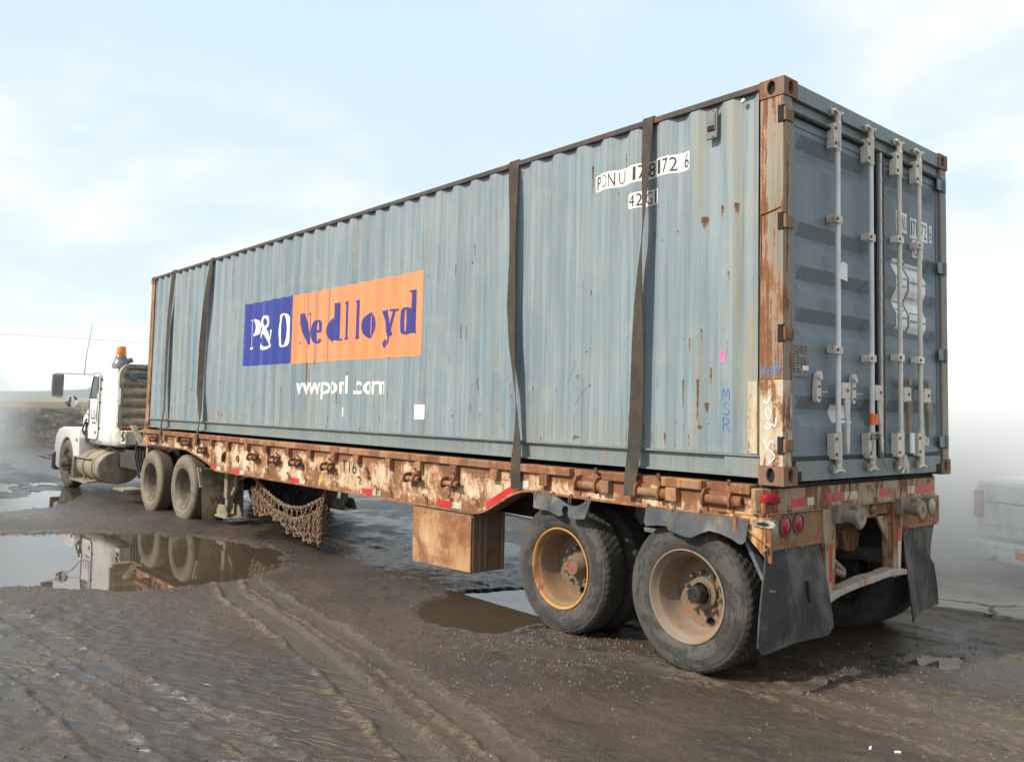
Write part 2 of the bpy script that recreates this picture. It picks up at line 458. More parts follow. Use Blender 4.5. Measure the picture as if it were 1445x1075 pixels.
    def build(s, name, mats, parent=None, local=False, smooth=35, bevel=0.0, label=None, kind=None):
        me = bpy.data.meshes.new(name)
        off = Vector((0, 0, 0))
        if parent is not None and not local:
            q = parent
            while q.parent is not None:
                q = q.parent
            off = q.location
        me.from_pydata([(p[0] - off[0], p[1] - off[1], p[2] - off[2]) for p in s.v], [], s.f)
        for m in (mats if isinstance(mats, (list, tuple)) else [mats]):
            me.materials.append(M[m] if isinstance(m, str) else m)
        me.polygons.foreach_set('material_index', s.m)
        bm = bmesh.new()
        bm.from_mesh(me)
        bmesh.ops.remove_doubles(bm, verts=bm.verts, dist=1e-5)
        bmesh.ops.recalc_face_normals(bm, faces=bm.faces)
        bm.to_mesh(me)
        bm.free()
        if smooth:
            me.polygons.foreach_set('use_smooth', [True] * len(me.polygons))
            me.set_sharp_from_angle(angle=R(smooth))
        o = bpy.data.objects.new(name, me)
        COL.objects.link(o)
        if parent is not None:
            o.parent = parent
        if bevel:
            md = o.modifiers.new('bevel', 'BEVEL')
            md.width = bevel
            md.segments = 2
            md.limit_method = 'ANGLE'
            md.angle_limit = R(40)
        if label:
            o['label'] = label
        if kind:
            o['kind'] = kind
        return o


def thing(name, label, cat, loc=(0, 0, 0), rz=0.0, group=None):
    o = bpy.data.objects.new(name, None)
    COL.objects.link(o)
    o.empty_display_size = 0.2
    o.location = loc
    o.rotation_euler = (0, 0, rz)
    o['label'], o['category'] = label, cat
    if group:
        o['group'] = group
    return o


def tag(o, label, cat, group=None):
    o['label'], o['category'] = label, cat
    if group:
        o['group'] = group
    return o


def copy_tree(o, parent=None, loc=None, rz=None):
    c = o.copy()
    COL.objects.link(c)
    if parent is not None:
        c.parent = parent
    if loc is not None:
        c.location = loc
    if rz is not None:
        c.rotation_euler = (0, 0, rz)
    for ch in list(o.children):
        copy_tree(ch, c)
    return c


def part(name, parent, loc=(0, 0, 0)):
    o = bpy.data.objects.new(name, None)
    COL.objects.link(o)
    o.parent = parent
    o.location = loc
    return o


_rng = np.random.RandomState(11)
_tab = _rng.rand(256, 256)


def vnoise(x, y, seed=0):
    x = np.asarray(x, float) + seed * 17.31
    y = np.asarray(y, float) + seed * 5.77
    xi, yi = np.floor(x).astype(int), np.floor(y).astype(int)
    fx, fy = x - xi, y - yi
    fx, fy = fx * fx * (3 - 2 * fx), fy * fy * (3 - 2 * fy)
    a, b = _tab[xi & 255, yi & 255], _tab[(xi + 1) & 255, yi & 255]
    c, d = _tab[xi & 255, (yi + 1) & 255], _tab[(xi + 1) & 255, (yi + 1) & 255]
    return (a * (1 - fx) + b * fx) * (1 - fy) + (c * (1 - fx) + d * fx) * fy - 0.5


def fbm(x, y, seed=0, octv=4, gain=0.5):
    t, a = 0, 1.0
    for k in range(octv):
        t = t + a * vnoise(np.asarray(x) * 2 ** k, np.asarray(y) * 2 ** k, seed + k * 3)
        a *= gain
    return t


def sstep(a, b, v):
    t = np.clip((v - a) / (b - a), 0, 1)
    return t * t * (3 - 2 * t)


def poly_sd(poly, x, y):
    """signed distance to a polygon, negative inside"""
    d = np.full(x.shape, 1e9)
    ins = np.zeros(x.shape, bool)
    n = len(poly)
    for k in range(n):
        x0, y0 = poly[k]
        x1, y1 = poly[(k + 1) % n]
        ex, ey = x1 - x0, y1 - y0
        t = np.clip(((x - x0) * ex + (y - y0) * ey) / (ex * ex + ey * ey), 0, 1)
        d = np.minimum(d, np.hypot(x - x0 - t * ex, y - y0 - t * ey))
        c = ((y0 <= y) != (y1 <= y)) & (x < (x1 - x0) * (y - y0) / ((y1 - y0) if y1 != y0 else 1e-9) + x0)
        ins ^= c
    return np.where(ins, -d, d)


def line_sd(pts, x, y):
    """distance to a polyline, signed side, run length"""
    d = np.full(x.shape, 1e9)
    side = np.zeros(x.shape)
    run = np.zeros(x.shape)
    acc = 0
    for (x0, y0), (x1, y1) in zip(pts[:-1], pts[1:]):
        ex, ey = x1 - x0, y1 - y0
        L = math.hypot(ex, ey)
        t = np.clip(((x - x0) * ex + (y - y0) * ey) / (L * L), 0, 1)
        q = np.hypot(x - x0 - t * ex, y - y0 - t * ey)
        b = q < d
        d = np.where(b, q, d)
        side = np.where(b, ((x - x0) * ey - (y - y0) * ex) / L, side)
        run = np.where(b, acc + t * L, run)
        acc += L
    return d, side, run

# ================================================================== GROUND
PUDDLES = [
    ('puddle', [(-3.6, 10.3), (-2.5, 9.75), (-1.9, 9.4), (-1.02, 8.85), (-0.41, 8.0), (-0.12, 6.9), (-0.5, 5.65), (-1.2, 5.3), (-2.0, 5.25), (-2.6, 5.6), (-3.1, 6.2), (-4.6, 6.6), (-5.4, 8.5)], 'big'),
    ('puddle', [(-0.62, 3.05), (-0.3, 3.35), (0.1, 3.5), (0.8, 3.3), (0.9, 2.7), (0.1, 2.25), (-0.45, 2.2), (-0.6, 2.55)], 'mid'),
    ('puddle', [(1.36, -0.10), (1.72, -0.05), (1.9, -0.28), (1.6, -0.42), (1.42, -0.40)], 'rear'),
]


def axis_pts(lo, hi, step, far, grow=1.16):
    a = list(np.arange(lo, hi + 1e-6, step))
    s, v = step, a[-1]
    up = []
    while v < far:
        s *= grow
        v += s
        up.append(v)
    s, v = step, lo
    dn = []
    while v > -far:
        s *= grow
        v -= s
        dn.append(v)
    return np.array(dn[::-1] + a + up)


gx = axis_pts(-4.5, 3.4, 0.0215, 2500)
gy = axis_pts(-1.6, 8.6, 0.0225, 2500)
X, Y = np.meshgrid(gx, gy, indexing='ij')
near = sstep(60, 12, np.hypot(X, Y - 3))
base = -0.05 * sstep(10.0, 13.5, Y) * sstep(400, 30, np.hypot(X, Y))
rd = 0.5 - np.abs(fbm(X * 3.1, Y * 3.1, 5, 4))
h = base + near * (0.018 * fbm(X * 0.8, Y * 0.8, 1, 4) + 0.007 * fbm(X * 4, Y * 4, 2, 3) + 0.006 * fbm(X * 15, Y * 15, 3, 2) + 0.014 * (rd - .35))
lipa = np.zeros_like(h)
wet = 0.30 + 0.55 * fbm(X * 0.9, Y * 0.9, 21, 4)
track_wear = np.zeros_like(h)


def rut(pts, wid, depth, lip, tread, ph=0.0):
    global h, wet, track_wear, lipa
    d, side, run = line_sd(pts, X, Y)
    dn = d + 0.03 * fbm(X * 6, Y * 6, 31, 2)
    inn = sstep(wid, wid * 0.8, dn)
    lp = np.exp(-((dn - wid * 1.12) / (wid * 0.2)) ** 2)
    tr = np.sin((run + 0.35 * np.abs(side)) * 2 * math.pi / 0.055 + ph) * sstep(wid * 0.85, wid * 0.6, dn)
    h = h * (1 - 0.55 * inn) - depth * inn + lip * lp * (0.6 + 1.0 * fbm(X * 9, Y * 9, 33, 3)) + tread * tr * inn * (0.5 + fbm(X * 3, Y * 3, 35, 2))
    track_wear = np.maximum(track_wear, inn)
    lipa = np.maximum(lipa, np.exp(-((dn - wid * 1.35) / (wid * 0.55)) ** 2))
    wet = wet - 0.05 * inn


rut([(-1.3, 5.3), (-1.50, 4.62), (-1.66, 3.29), (-1.87, 2.11), (-2.06, 1.21), (-2.3, 0.2), (-2.5, -1.2)], 0.11, 0.018, 0.022, 0.003)
rut([(-1.1, 5.2), (-1.22, 4.62), (-1.36, 3.2), (-1.55, 1.95), (-1.75, 0.8), (-2.0, -0.4), (-2.1, -1.2)], 0.09, 0.014, 0.020, 0.002, 1.0)
rut([(-3.35, 5.8), (-3.24, 5.14), (-3.11, 3.86), (-3.01, 2.86), (-2.88, 2.1), (-2.75, 1.0)], 0.10, 0.016, 0.020, 0.004, 2.0)
rut([(-3.7, 5.4), (-3.52, 4.3), (-3.40, 3.12), (-3.34, 2.16), (-3.33, 1.0)], 0.12, 0.014, 0.022, 0.004, 0.5)
rut([(-0.6, 2.0), (-0.05, 0.7), (0.35, 0.1), (0.55, -0.5), (0.7, -1.5)], 0.14, 0.008, 0.008, 0.0015, 0.5)
rut([(2.6, 1.5), (2.9, 0.3), (2.95, -0.6), (2.8, -1.6)], 0.16, 0.010, 0.014, 0.002, 0.5)
rut([(0.9, 1.2), (1.0, 0.2), (0.75, -0.8), (0.5, -1.6)], 0.12, 0.008, 0.008, 0.0015, 0.1)
for xq in (.085, .41, 2.03, 2.355):
    rut([(xq, .55), (xq + .01, -.4), (xq + .03, -1.8)], 0.115, 0.010, 0.012, 0.004, xq * 9)
for yq in (.71, 1.93):
    for (xa, xb) in ((-.10, -.06), (.235, .265), (.56, .60)):
        rg_ = np.exp(-((X - (xa + xb) / 2) / .035) ** 2) * np.exp(-((Y - yq) / .20) ** 2)
        h += rg_ * (0.022 + 0.035 * fbm(X * 11, Y * 11, 59, 3))
    h += 0.022 * np.exp(-((Y - yq - .24) / .05) ** 2) * sstep(-.12, -.05, X) * sstep(.62, .5, X) * (0.6 + 1.4 * fbm(X * 12, Y * 12, 58, 3))
# churned, rippled wet mud on the left and at the bottom
m1 = sstep(-1.7, -2.5, X + 0.25 * (Y - 2) * 0 + 0.5 * fbm(X * 0.7, Y * 0.7, 41, 2)) * sstep(5.6, 4.6, Y)
u = (X * 0.85 + Y * 0.5)
rip = np.sin(2 * math.pi * (u / 0.13 + 1.9 * fbm(X * 1.9, Y * 1.9, 43, 4)))
h += m1 * (0.0060 * rip * np.clip(0.75 + 1.6 * fbm(X * 2.4, Y * 2.4, 45, 3), 0, 1.6) + 0.014 * fbm(X * 7, Y * 7, 47, 4))
wet = wet + m1 * (0.50 - 0.42 * rip - 1.2 * fbm(X * 7, Y * 7, 47, 4))
m2 = sstep(0.2, 1.4, X) * sstep(0.6, -0.2, Y)
h += m2 * 0.012 * fbm(X * 9, Y * 6, 51, 4)
rp3 = fbm(X * 6, Y * 3.5, 53, 4)
wet = wet - 0.5 * rp3
m3 = sstep(-2.6, -1.2, X) * sstep(5.2, 4.4, Y)
h += m3 * (0.014 * rp3 + 0.004 * np.sin(2 * math.pi * (u / 0.11 + 2.2 * fbm(X * 1.7, Y * 1.7, 55, 3))) * sstep(0.0, 0.5, fbm(X * 1.1, Y * 1.1, 57, 3) + .1))
wet = wet + 0.20 * m2 + 0.5 * sstep(10.2, 11.5, Y) * sstep(60, 25, Y)
wet = wet + 0.5 * sstep(-0.1, 0.5, X) * sstep(2.9, 2.3, X) * sstep(2.6, 3.6, Y) * sstep(12, 9, Y)
# loose crumbs on the banks around the puddles
WLEV = {}
fa = sstep(10.4, 11.2, Y) * sstep(40, 28, Y) * sstep(1.4, 0.2, X - 0.04 * (Y - 10))
h += fa * (0.030 * fbm(X * 0.45, Y * 1.1, 61, 4) + 0.004)
for k, (nm, poly, sz) in enumerate(PUDDLES):
    sd = poly_sd(poly, X, Y) + (0.16 if sz == 'big' else 0.07) * fbm(X * 3.0, Y * 3.0, 70 + k, 4) * 1.3
    lev = -0.012 if sz != 'rear' else -0.008
    WLEV[k] = lev
    edge = 0.10 if sz in ('big', 'mid') else 0.05
    ins = sstep(edge, -edge, sd)
    shore = sstep(0.45, 0.02, sd) * (1 - ins)
    dep = 0.03 if sz in ('big', 'mid') else 0.018
    h = h * (1 - 0.75 * np.maximum(ins, shore)) + shore * (0.004 + 0.012 * (fbm(X * 12, Y * 12, 80 + k, 3) + 0.3) * sstep(0.3, 0.0, sd)) - dep * ins
    wet = wet + 0.35 * np.maximum(ins, shore)
# flatten where tyres stand
verts = np.stack([X.ravel(), Y.ravel(), h.ravel()], 1)
nx_, ny_ = X.shape
idx = np.arange(nx_ * ny_).reshape(nx_, ny_)
faces = np.stack([idx[:-1, :-1].ravel(), idx[1:, :-1].ravel(), idx[1:, 1:].ravel(), idx[:-1, 1:].ravel()], 1)
me = bpy.data.meshes.new('ground')
me.vertices.add(len(verts))
me.vertices.foreach_set('co', verts.ravel())
me.loops.add(faces.size)
me.loops.foreach_set('vertex_index', faces.ravel())
me.polygons.add(len(faces))
me.polygons.foreach_set('loop_start', np.arange(0, faces.size, 4))
me.polygons.foreach_set('loop_total', np.full(len(faces), 4))
me.polygons.foreach_set('use_smooth', np.ones(len(faces), bool))
me.update()
at = me.attributes.new('wet', 'FLOAT', 'POINT')
at.data.foreach_set('value', np.clip(wet, 0, 1.5).ravel().astype(np.float32))
at = me.attributes.new('crumb', 'FLOAT', 'POINT')
at.data.foreach_set('value', lipa.ravel().astype(np.float32))
at = me.attributes.new('ripple', 'FLOAT', 'POINT')
at.data.foreach_set('value', (np.clip(m1, 0, 1) * np.clip(.65 + 1.1 * fbm(X * 1.6, Y * 1.6, 63, 3), 0, 1) + .30 * m3 * np.clip(fbm(X * 1.2, Y * 1.2, 64, 3) * 2, 0, 1)).ravel().astype(np.float32))
at = me.attributes.new('packed', 'FLOAT', 'POINT')
at.data.foreach_set('value', track_wear.ravel().astype(np.float32))


def ground_mat():
    m, nt, b, g, P = mat_new('wet_mud')
    wv = new(nt, 'ShaderNodeAttribute', None, attribute_name='wet').outputs['Fac']
    pk = new(nt, 'ShaderNodeAttribute', None, attribute_name='packed').outputs['Fac']
    n1 = g.noise(P, 0.9, 6, 0.6, 0.3)
    n2 = g.noise(P, 7.0, 8, 0.68)
    n3 = g.noise(P, 55.0, 5, 0.7)
    n4 = g.noise(P, 160.0, 3, 0.6)
    c = g.mix(g.step(n1, 0.35, 0.66), (0.040, 0.027, 0.0175), (0.070, 0.048, 0.031))
    c = g.mix(g.m('MULTIPLY', g.step(n2, 0.50, 0.75), 0.7), c, (0.088, 0.062, 0.040))
    c = g.mix(g.m('MULTIPLY', g.step(n2, 0.46, 0.28), 0.8), c, (0.040, 0.031, 0.024))
    c = g.mix(g.m('MULTIPLY', g.step(n3, 0.56, 0.72), 0.45), c, (0.045, 0.037, 0.030))
    c = g.mix(g.m('MULTIPLY', pk, 0.35), c, (0.105, 0.085, 0.066))
    cb = new(nt, 'ShaderNodeAttribute', None, attribute_name='crumb').outputs['Fac']
    nf = g.noise(g.mul(P, (1.0, 0.6, 1)), 26.0, 6, 0.72, 0.6)
    fl = g.step(g.m('ADD', nf, g.m('ADD', g.m('MULTIPLY', cb, 0.16), g.m('MULTIPLY', wv, -0.10))), 0.60, 0.68)
    c = g.mix(g.m('MULTIPLY', fl, 0.62), c, (0.17, 0.122, 0.075))
    peb = g.vor(P, 70.0)
    pc = new(nt, 'ShaderNodeTexVoronoi', {'Vector': P, 'Scale': 70.0}).outputs['Color']
    pm = g.m('MULTIPLY', g.step(peb, 0.34, 0.22), g.step(g.xyz(pc)[0], 0.86, 0.9))
    c = g.mix(g.m('MULTIPLY', pm, 0.7), c, (0.20, 0.18, 0.15))
    w2 = g.m('ADD', wv, g.m('MULTIPLY', g.m('SUBTRACT', g.noise(P, 3.2, 7, 0.65), 0.5), 1.5))
    film = g.step(w2, 0.50, 0.88)
    c = g.mix(g.m('MULTIPLY', film, 0.72), c, (0.028, 0.023, 0.020))
    rough = g.m('ADD', g.m('MULTIPLY', film, -0.20), g.m('ADD', 0.34, g.m('MULTIPLY', n3, 0.20)))
    n5 = g.noise(g.mul(P, (1.0, 0.7, 1)), 18.0, 6, 0.7, 0.8)
    hgt = g.m('ADD', g.m('MULTIPLY', n2, 0.9), g.m('ADD', g.m('MULTIPLY', n3, 0.42), g.m('MULTIPLY', n4, 0.12)))
    hgt = g.m('ADD', hgt, g.m('MULTIPLY', g.m('ABSOLUTE', g.m('SUBTRACT', n5, 0.5)), -1.6))
    hgt = g.m('ADD', hgt, g.m('MULTIPLY', pm, 0.25))
    rpl = new(nt, 'ShaderNodeAttribute', None, attribute_name='ripple').outputs['Fac']
    px_, py_, pz_ = g.xyz(P)
    rc = g.comb(g.m('ADD', g.m('MULTIPLY', px_, 0.88), g.m('MULTIPLY', py_, 0.47)), g.m('MULTIPLY', py_, 0.25), 0.0)
    wvt = new(nt, 'ShaderNodeTexWave', {'Vector': rc, 'Scale': 4.6, 'Distortion': 16.0, 'Detail': 4.0, 'Detail Scale': 1.1, 'Detail Roughness': 0.6}, wave_type='BANDS', bands_direction='X').outputs[1]
    hgt = g.m('ADD', hgt, g.m('MULTIPLY', g.m('MULTIPLY', wvt, rpl), 0.75))
    c = g.mix(g.m('MULTIPLY', g.step(n4, 0.56, 0.68), 0.45), c, (0.028, 0.023, 0.019))
    put(nt, b, base=c, rough=rough, spec=g.m('ADD', 0.55, g.m('MULTIPLY', film, 0.35)), normal=g.bump(hgt, g.m('SUBTRACT', 0.85, g.m('MULTIPLY', film, 0.30)), 0.020))
    return m


M['mud'] = ground_mat()
me.materials.append(M['mud'])
ground = bpy.data.objects.new('ground', me)
COL.objects.link(ground)
ground['kind'] = 'structure'


def water_mat():
    m, nt, b, g, P = mat_new('muddy_water')
    n = g.noise(P, 1.3, 4, 0.5)
    c = g.mix(n, (0.052, 0.039, 0.026), (0.080, 0.060, 0.040))
    put(nt, b, base=c, rough=0.015, ior=1.33, spec=0.62, normal=g.bump(g.noise(P, 2.4, 2, 0.5), 0.05, 0.006))
    return m


M['water'] = water_mat()
for k, (nm, poly, sz) in enumerate(PUDDLES):
    cx = sum(p[0] for p in poly) / len(poly)
    cy = sum(p[1] for p in poly) / len(poly)
    gm = 0.22 if sz == 'big' else 0.12
    pp = []
    for (px, py) in poly:
        d = math.hypot(px - cx, py - cy)
        pp.append((cx + (px - cx) * (d + gm) / d, cy + (py - cy) * (d + gm) / d, WLEV[k]))
    o = MB().poly(pp).build('puddle', 'water', smooth=0)
    o['kind'] = 'structure'
pts = [(-9, 10.9), (-0.6, 10.6), (1.0, 11.4), (3, 14), (3, 38), (-14, 38)]
o = MB().poly([(p[0], p[1], -0.0515) for p in pts]).build('puddle', 'water', smooth=0)
o['kind'] = 'structure'


# gravel crumbs on the surface, one mass
def ground_z(px, py):
    i = int(np.clip(np.searchsorted(gx, px), 1, len(gx) - 1))
    j = int(np.clip(np.searchsorted(gy, py), 1, len(gy) - 1))
    return float(h[i, j])


mb = MB()
OCT = [(1, 0, 0), (0, 1, 0), (-1, 0, 0), (0, -1, 0), (0, 0, 1)]
rg = random.Random(3)
big = PUDDLES[0][1]
for k in range(9500):
    t = rg.random()
    if t < 0.34:
        a = rg.randrange(len(big))
        p, q = big[a], big[(a + 1) % len(big)]
        w = rg.random()
        px, py = p[0] + (q[0] - p[0]) * w + rg.gauss(0, .12), p[1] + (q[1] - p[1]) * w + rg.gauss(0, .12)
    elif t < 0.6:
        px, py = rg.gauss(-0.3, .5), rg.gauss(1.7, .5)
    elif t < 0.8:
        px, py = rg.uniform(0.0, 2.4), rg.uniform(-1.5, 0.3)
    else:
        px, py = rg.uniform(-4.3, 1.5), rg.uniform(-1.2, 5.4)
    zz_ = ground_z(px, py)
    if zz_ < -0.011:
        continue
    s_ = 0.0035 + 0.013 * rg.random() ** 4
    if k % 9 == 0:
        s_ = min(s_, 0.0065)
    ro = rg.random() * 6
    ca, sa = math.cos(ro) * s_, math.sin(ro) * s_
    e = 0.6 + 0.7 * rg.random()
    i = len(mb.v)
    for (ox, oy, oz) in OCT:
        mb.v.append((px + ox * ca * e - oy * sa, py + ox * sa * e + oy * ca, zz_ + oz * s_ * .9 - 0.001))
    for q in ((0, 1, 4), (1, 2, 4), (2, 3, 4), (3, 0, 4)):
        mb.f.append(tuple(i + c for c in q))
        mb.m.append(0 if k % 9 else 1)
M['stone'] = simple('dark_gravel', (0.085, 0.07, 0.055), 0.6, var=0.4, scale=60)
M['stone_pale'] = simple('pale_gravel', (0.26, 0.24, 0.21), 0.7, var=0.3, scale=60)
mb.build('gravel', ['stone', 'stone_pale'], smooth=0, kind='stuff')

# concrete apron behind the trailer's far side
rg = random.Random(5)
edge = [(3.30, 0.52), (3.42, 0.16), (3.40, -0.1), (3.62, -0.32), (3.86, -0.40), (4.3, -0.72), (5.0, -1.0), (6.5, -1.9), (9, -3.2), (16, -5), (26, 4), (24, 22), (8, 22), (4.6, 9), (3.7, 3), (3.4, 1.2)]
pe = []
for k in range(len(edge)):
    a, b_ = edge[k], edge[(k + 1) % len(edge)]
    n_ = 6 if k < 7 else 2
    for j in range(n_):
        t = j / n_
        w = 0.05 if 0 < k < 7 else 0.0
        pe.append((a[0] + (b_[0] - a[0]) * t + rg.uniform(-w, w), a[1] + (b_[1] - a[1]) * t + rg.uniform(-w, w)))


def concrete_mat():
    m, nt, b, g, P = mat_new('old_concrete')
    n = g.noise(P, 1.4, 7, 0.62)
    n2 = g.noise(P, 11, 6, 0.7)
    c = g.mix(g.step(n, 0.3, 0.7), (0.21, 0.195, 0.17), (0.36, 0.34, 0.30))
    c = g.mix(g.m('MULTIPLY', g.step(n2, 0.5, 0.8), 0.5), c, (0.17, 0.145, 0.115))
    e = g.vor(g.add(P, g.mul(g.noise(P, 2.3, 5, 0.6, col=True), (0.5, 0.5, 0.0))), 0.62, 'DISTANCE_TO_EDGE')
    cr = g.step(e, 0.02, 0.004)
    c = g.mix(g.m('MULTIPLY', cr, 0.9), c, (0.05, 0.042, 0.034))
    put(nt, b, base=c, rough=0.75, normal=g.bump(g.m('SUBTRACT', n2, cr), 0.35, 0.012))
    return m


M['concrete'] = concrete_mat()
slab = MB().prism(pe, 'z', -0.06, 0.022).build('concrete_slab', 'concrete', smooth=0)
slab['kind'] = 'structure'

# small litter on the mud behind the trailer
for (px, py, l, w, a, c) in ((-0.31, -0.70, .016, .005, .3, 'white_label'), (-0.24, -0.81, .016, .005, 2.4, 'white_label')):
    t = tag(MB().box(-l, l, -w, w, 0, .010).xf(Matrix.Translation((px, py, ground_z(px, py))) @ Matrix.Rotation(a, 4, 'Z')).build('paper_scrap', c, smooth=0, bevel=.002),
            'left one of the two white scraps on the mud below the trailer' if a < 1 else 'right one of the two white scraps on the mud below the trailer', 'litter', 'white scraps on the mud')

# ================================================================== SHIPPING CONTAINER  (world coordinates, bottom at Z0)
Z0 = 1.27
CL, CW, CH = 12.192, 2.438, 2.591
ZT = Z0 + CH
box_ = thing('shipping_container', 'long blue-grey corrugated freight container strapped onto the rusty trailer', 'container', (CW / 2, CL / 2, Z0))
PIT, YB = 0.278, 2.40
XO, XI = 0.006, 0.039


def corr(y):
    t = (YB - y) % PIT
    if t < 0.072:
        return XO
    if t < 0.140:
        return XO + (XI - XO) * (t - 0.072) / 0.068
    if t < 0.210:
        return XI
    return XI + (XO - XI) * (t - 0.210) / 0.068


def folds(a, b):
    out = []
    k0 = int((YB - b) / PIT) - 1
    k1 = int((YB - a) / PIT) + 1
    for k in range(k0, k1 + 1):
        for q in (0, .072, .140, .210):
            v = YB - k * PIT - q
            if a < v < b:
                out.append(v)
    return sorted(out)


# --- near side: corrugated sheet, fine enough to carry its rust marks
PY0, PY1, PZ0, PZ1 = 0.19, 12.02, Z0 + 0.185, ZT - 0.045
ys = sorted(set([PY0, PY1] + folds(PY0, PY1) + list(np.arange(PY0 + .005, PY1, 0.0125))))
zs = np.linspace(PZ0, PZ1, 90)
xs = [corr(y) for y in ys]
YY, ZZ = np.meshgrid(ys, zs, indexing='ij')
dent = 0.004 * fbm(YY * 1.1, ZZ * 1.3, 90, 3)
XX = np.array(xs)[:, None] + np.clip(dent, -0.004, 0.006) + 0.001
rust = np.full(YY.shape, -0.35)
zr = ZZ - Z0
rs = np.random.RandomState(4)


def streak(y, ztop, length, w, s, jit=0.0):
    global rust
    c = y + jit * np.sin(ZZ * 9 + y * 5)
    gprof = np.exp(-((YY - c) / (w * 1.25)) ** 2)
    zz = np.clip((ztop - ZZ) / max(length, 1e-3), 0, 1)
    inside = (ZZ <= ztop) * (ZZ >= ztop - length)
    s = s * 1.12
    rust = np.maximum(rust, -0.35 + (s + .35) * gprof * inside * (1 - 0.6 * zz))


# long runs under the logo
for (y, zt, L, w, s) in ((6.42, 2.3, .95, .020, .85), (6.36, 2.15, .8, .016, .75), (6.20, 2.42, .55, .017, .75), (5.86, 2.6, .7, .015, .6), (6.66, 2.2, .9, .010, .5), (5.4, 2.1, .5, .014, .7), (5.13, 2.0, .6, .014, .62),
                         (4.86, 2.1, .5, .010, .5), (4.3, 2.1, .25, .016, .6), (4.62, 1.95, .4, .008, .5), (4.10, 1.72, .3, .010, .6), (3.86, 1.72, .3, .012, .65), (3.72, 1.72, .25, .008, .6), (5.52, 1.68, .22, .008, .5),
                         (6.55, 2.95, .4, .008, .5), (6.02, 2.93, .5, .008, .5), (5.80, 2.98, .35, .010, .55)):
    streak(y, zt, L, w, s, .004)
# rear quarter: yellowed and scuffed ribs next to the post
for (y, zt, L, w, s) in ((.66, 3.79, .50, .020, .25), (.62, 3.05, .12, .03, .9), (.60, 3.0, .5, .010, .5), (.40, 3.79, 1.4, .025, .26), (.46, 3.60, .4, .008, .7), (.47, 3.1, .14, .025, .9), (.36, 3.12, .16, .025, .95), (.42, 3.0, .7, .008, .6),
                         (.41, 2.65, .2, .014, .8), (.45, 2.3, .3, .010, .6), (.42, 2.2, .5, .010, .7), (.64, 2.3, .7, .010, .8), (.655, 1.95, .5, .014, .95), (.64, 1.62, .03, .03, .9), (.60, 1.75, .06, .012, .9), (.73, 2.25, .5, .010, .6), (.55, 2.2, .3, .007, .6),
                         (.28, 1.7, .3, .012, .7), (.24, 1.75, .32, .02, .35), (.80, 1.62, .06, .01, .7), (1.34, 1.9, .10, .006, .5), (1.52, 1.68, .26, .007, .85), (1.43, 1.72, .2, .005, .6), (1.85, 1.68, .2, .007, .8), (1.82, 1.51, .012, .05, .8), (2.30, 1.75, .26, .007, .75), (2.62, 1.95, .5, .012, .8), (2.72, 1.9, .4, .008, .5),
                         (2.2, 1.90, .05, .012, .7), (2.05, 1.95, .03, .01, .7), (2.05, 2.42, .012, .03, .9), (1.50, 2.66, .012, .03, .8), (.98, 2.95, .04, .014, .8), (.91, 2.95, .03, .012, .7), (1.18, 3.0, .4, .005, .45), (1.9, 3.2, .5, .005, .4), (2.0, 3.0, .3, .004, .5)):
    streak(y, zt, L, w, s, .003)
# random short rust runs and chips, thicker towards the bottom
for k in range(330):
    y = rs.uniform(PY0, PY1)
    zt = Z0 + 0.2 + abs(rs.normal(0, .38)) if rs.rand() < .7 else rs.uniform(PZ0, PZ1)
    fd = folds(y - .12, y + .12)
    if len(fd) and rs.rand() < .65:
        y = fd[rs.randint(len(fd))] + rs.normal(0, .004)
    if rs.rand() < .5:
        streak(y, zt, rs.uniform(.015, .04), rs.uniform(.010, .024), rs.uniform(.6, 1.0))
    else:
        streak(y, zt, rs.uniform(.08, .35), rs.uniform(.007, .013), rs.uniform(.45, .9), .002)
# bottom grime line
rust = np.maximum(rust, -0.35 + 0.50 * sstep(0.06, 0.0, ZZ - PZ0) * (0.6 + fbm(YY * 9, ZZ * 0, 95, 3)))
# upper lip
rust = np.maximum(rust, -0.35 + 0.32 * sstep(0.05, 0.0, PZ1 - ZZ) * (0.6 + 1.3 * fbm(YY * 7, ZZ * 0, 96, 3)))
rust += 0.10 * fbm(YY * 12, ZZ * 4, 97, 2)
stain = 0.55 * sstep(0.35, 0.0, ZZ - PZ0) * np.clip(.35 + 1.5 * fbm(YY * 2.5, ZZ * .8, 101, 3), 0, 1)
for (y, zt, L, w, s) in ((.66, 3.8, .9, .045, .7), (.37, 3.8, 2.4, .05, .75), (.27, 2.4, 1.0, .05, .8), (.24, 3.8, 1.2, .03, .5), (.46, 3.8, .5, .03, .5), (1.0, 3.8, .25, .04, .4), (1.3, 3.8, .2, .04, .35), (6.38, 2.4, 1.0, .05, .6), (5.86, 2.4, .8, .04, .4), (.64, 2.2, .8, .04, .6)):
    stain = np.maximum(stain, s * np.exp(-((YY - y) / w) ** 2) * (ZZ < zt) * np.clip((ZZ - zt + L) / (L * .4), 0, 1))
for k in range(170):
    y, zt, L = rs.uniform(PY0, PY1), rs.uniform(PZ0 + .3, PZ1), rs.uniform(.2, .9)
    stain = np.maximum(stain, rs.uniform(.2, .6) * np.exp(-((YY - y) / rs.uniform(.01, .03)) ** 2) * (ZZ < zt) * np.clip((ZZ - zt + L) / (L * .6), 0, 1))
me = bpy.data.meshes.new('side_panel')
nY, nZ = YY.shape
me.from_pydata([(float(a) - CW / 2, float(b_) - CL / 2, float(c) - Z0) for a, b_, c in zip(XX.ravel(), YY.ravel(), ZZ.ravel())], [],
               [(i * nZ + j, i * nZ + j + 1, (i + 1) * nZ + j + 1, (i + 1) * nZ + j) for i in range(nY - 1) for j in range(nZ - 1)])
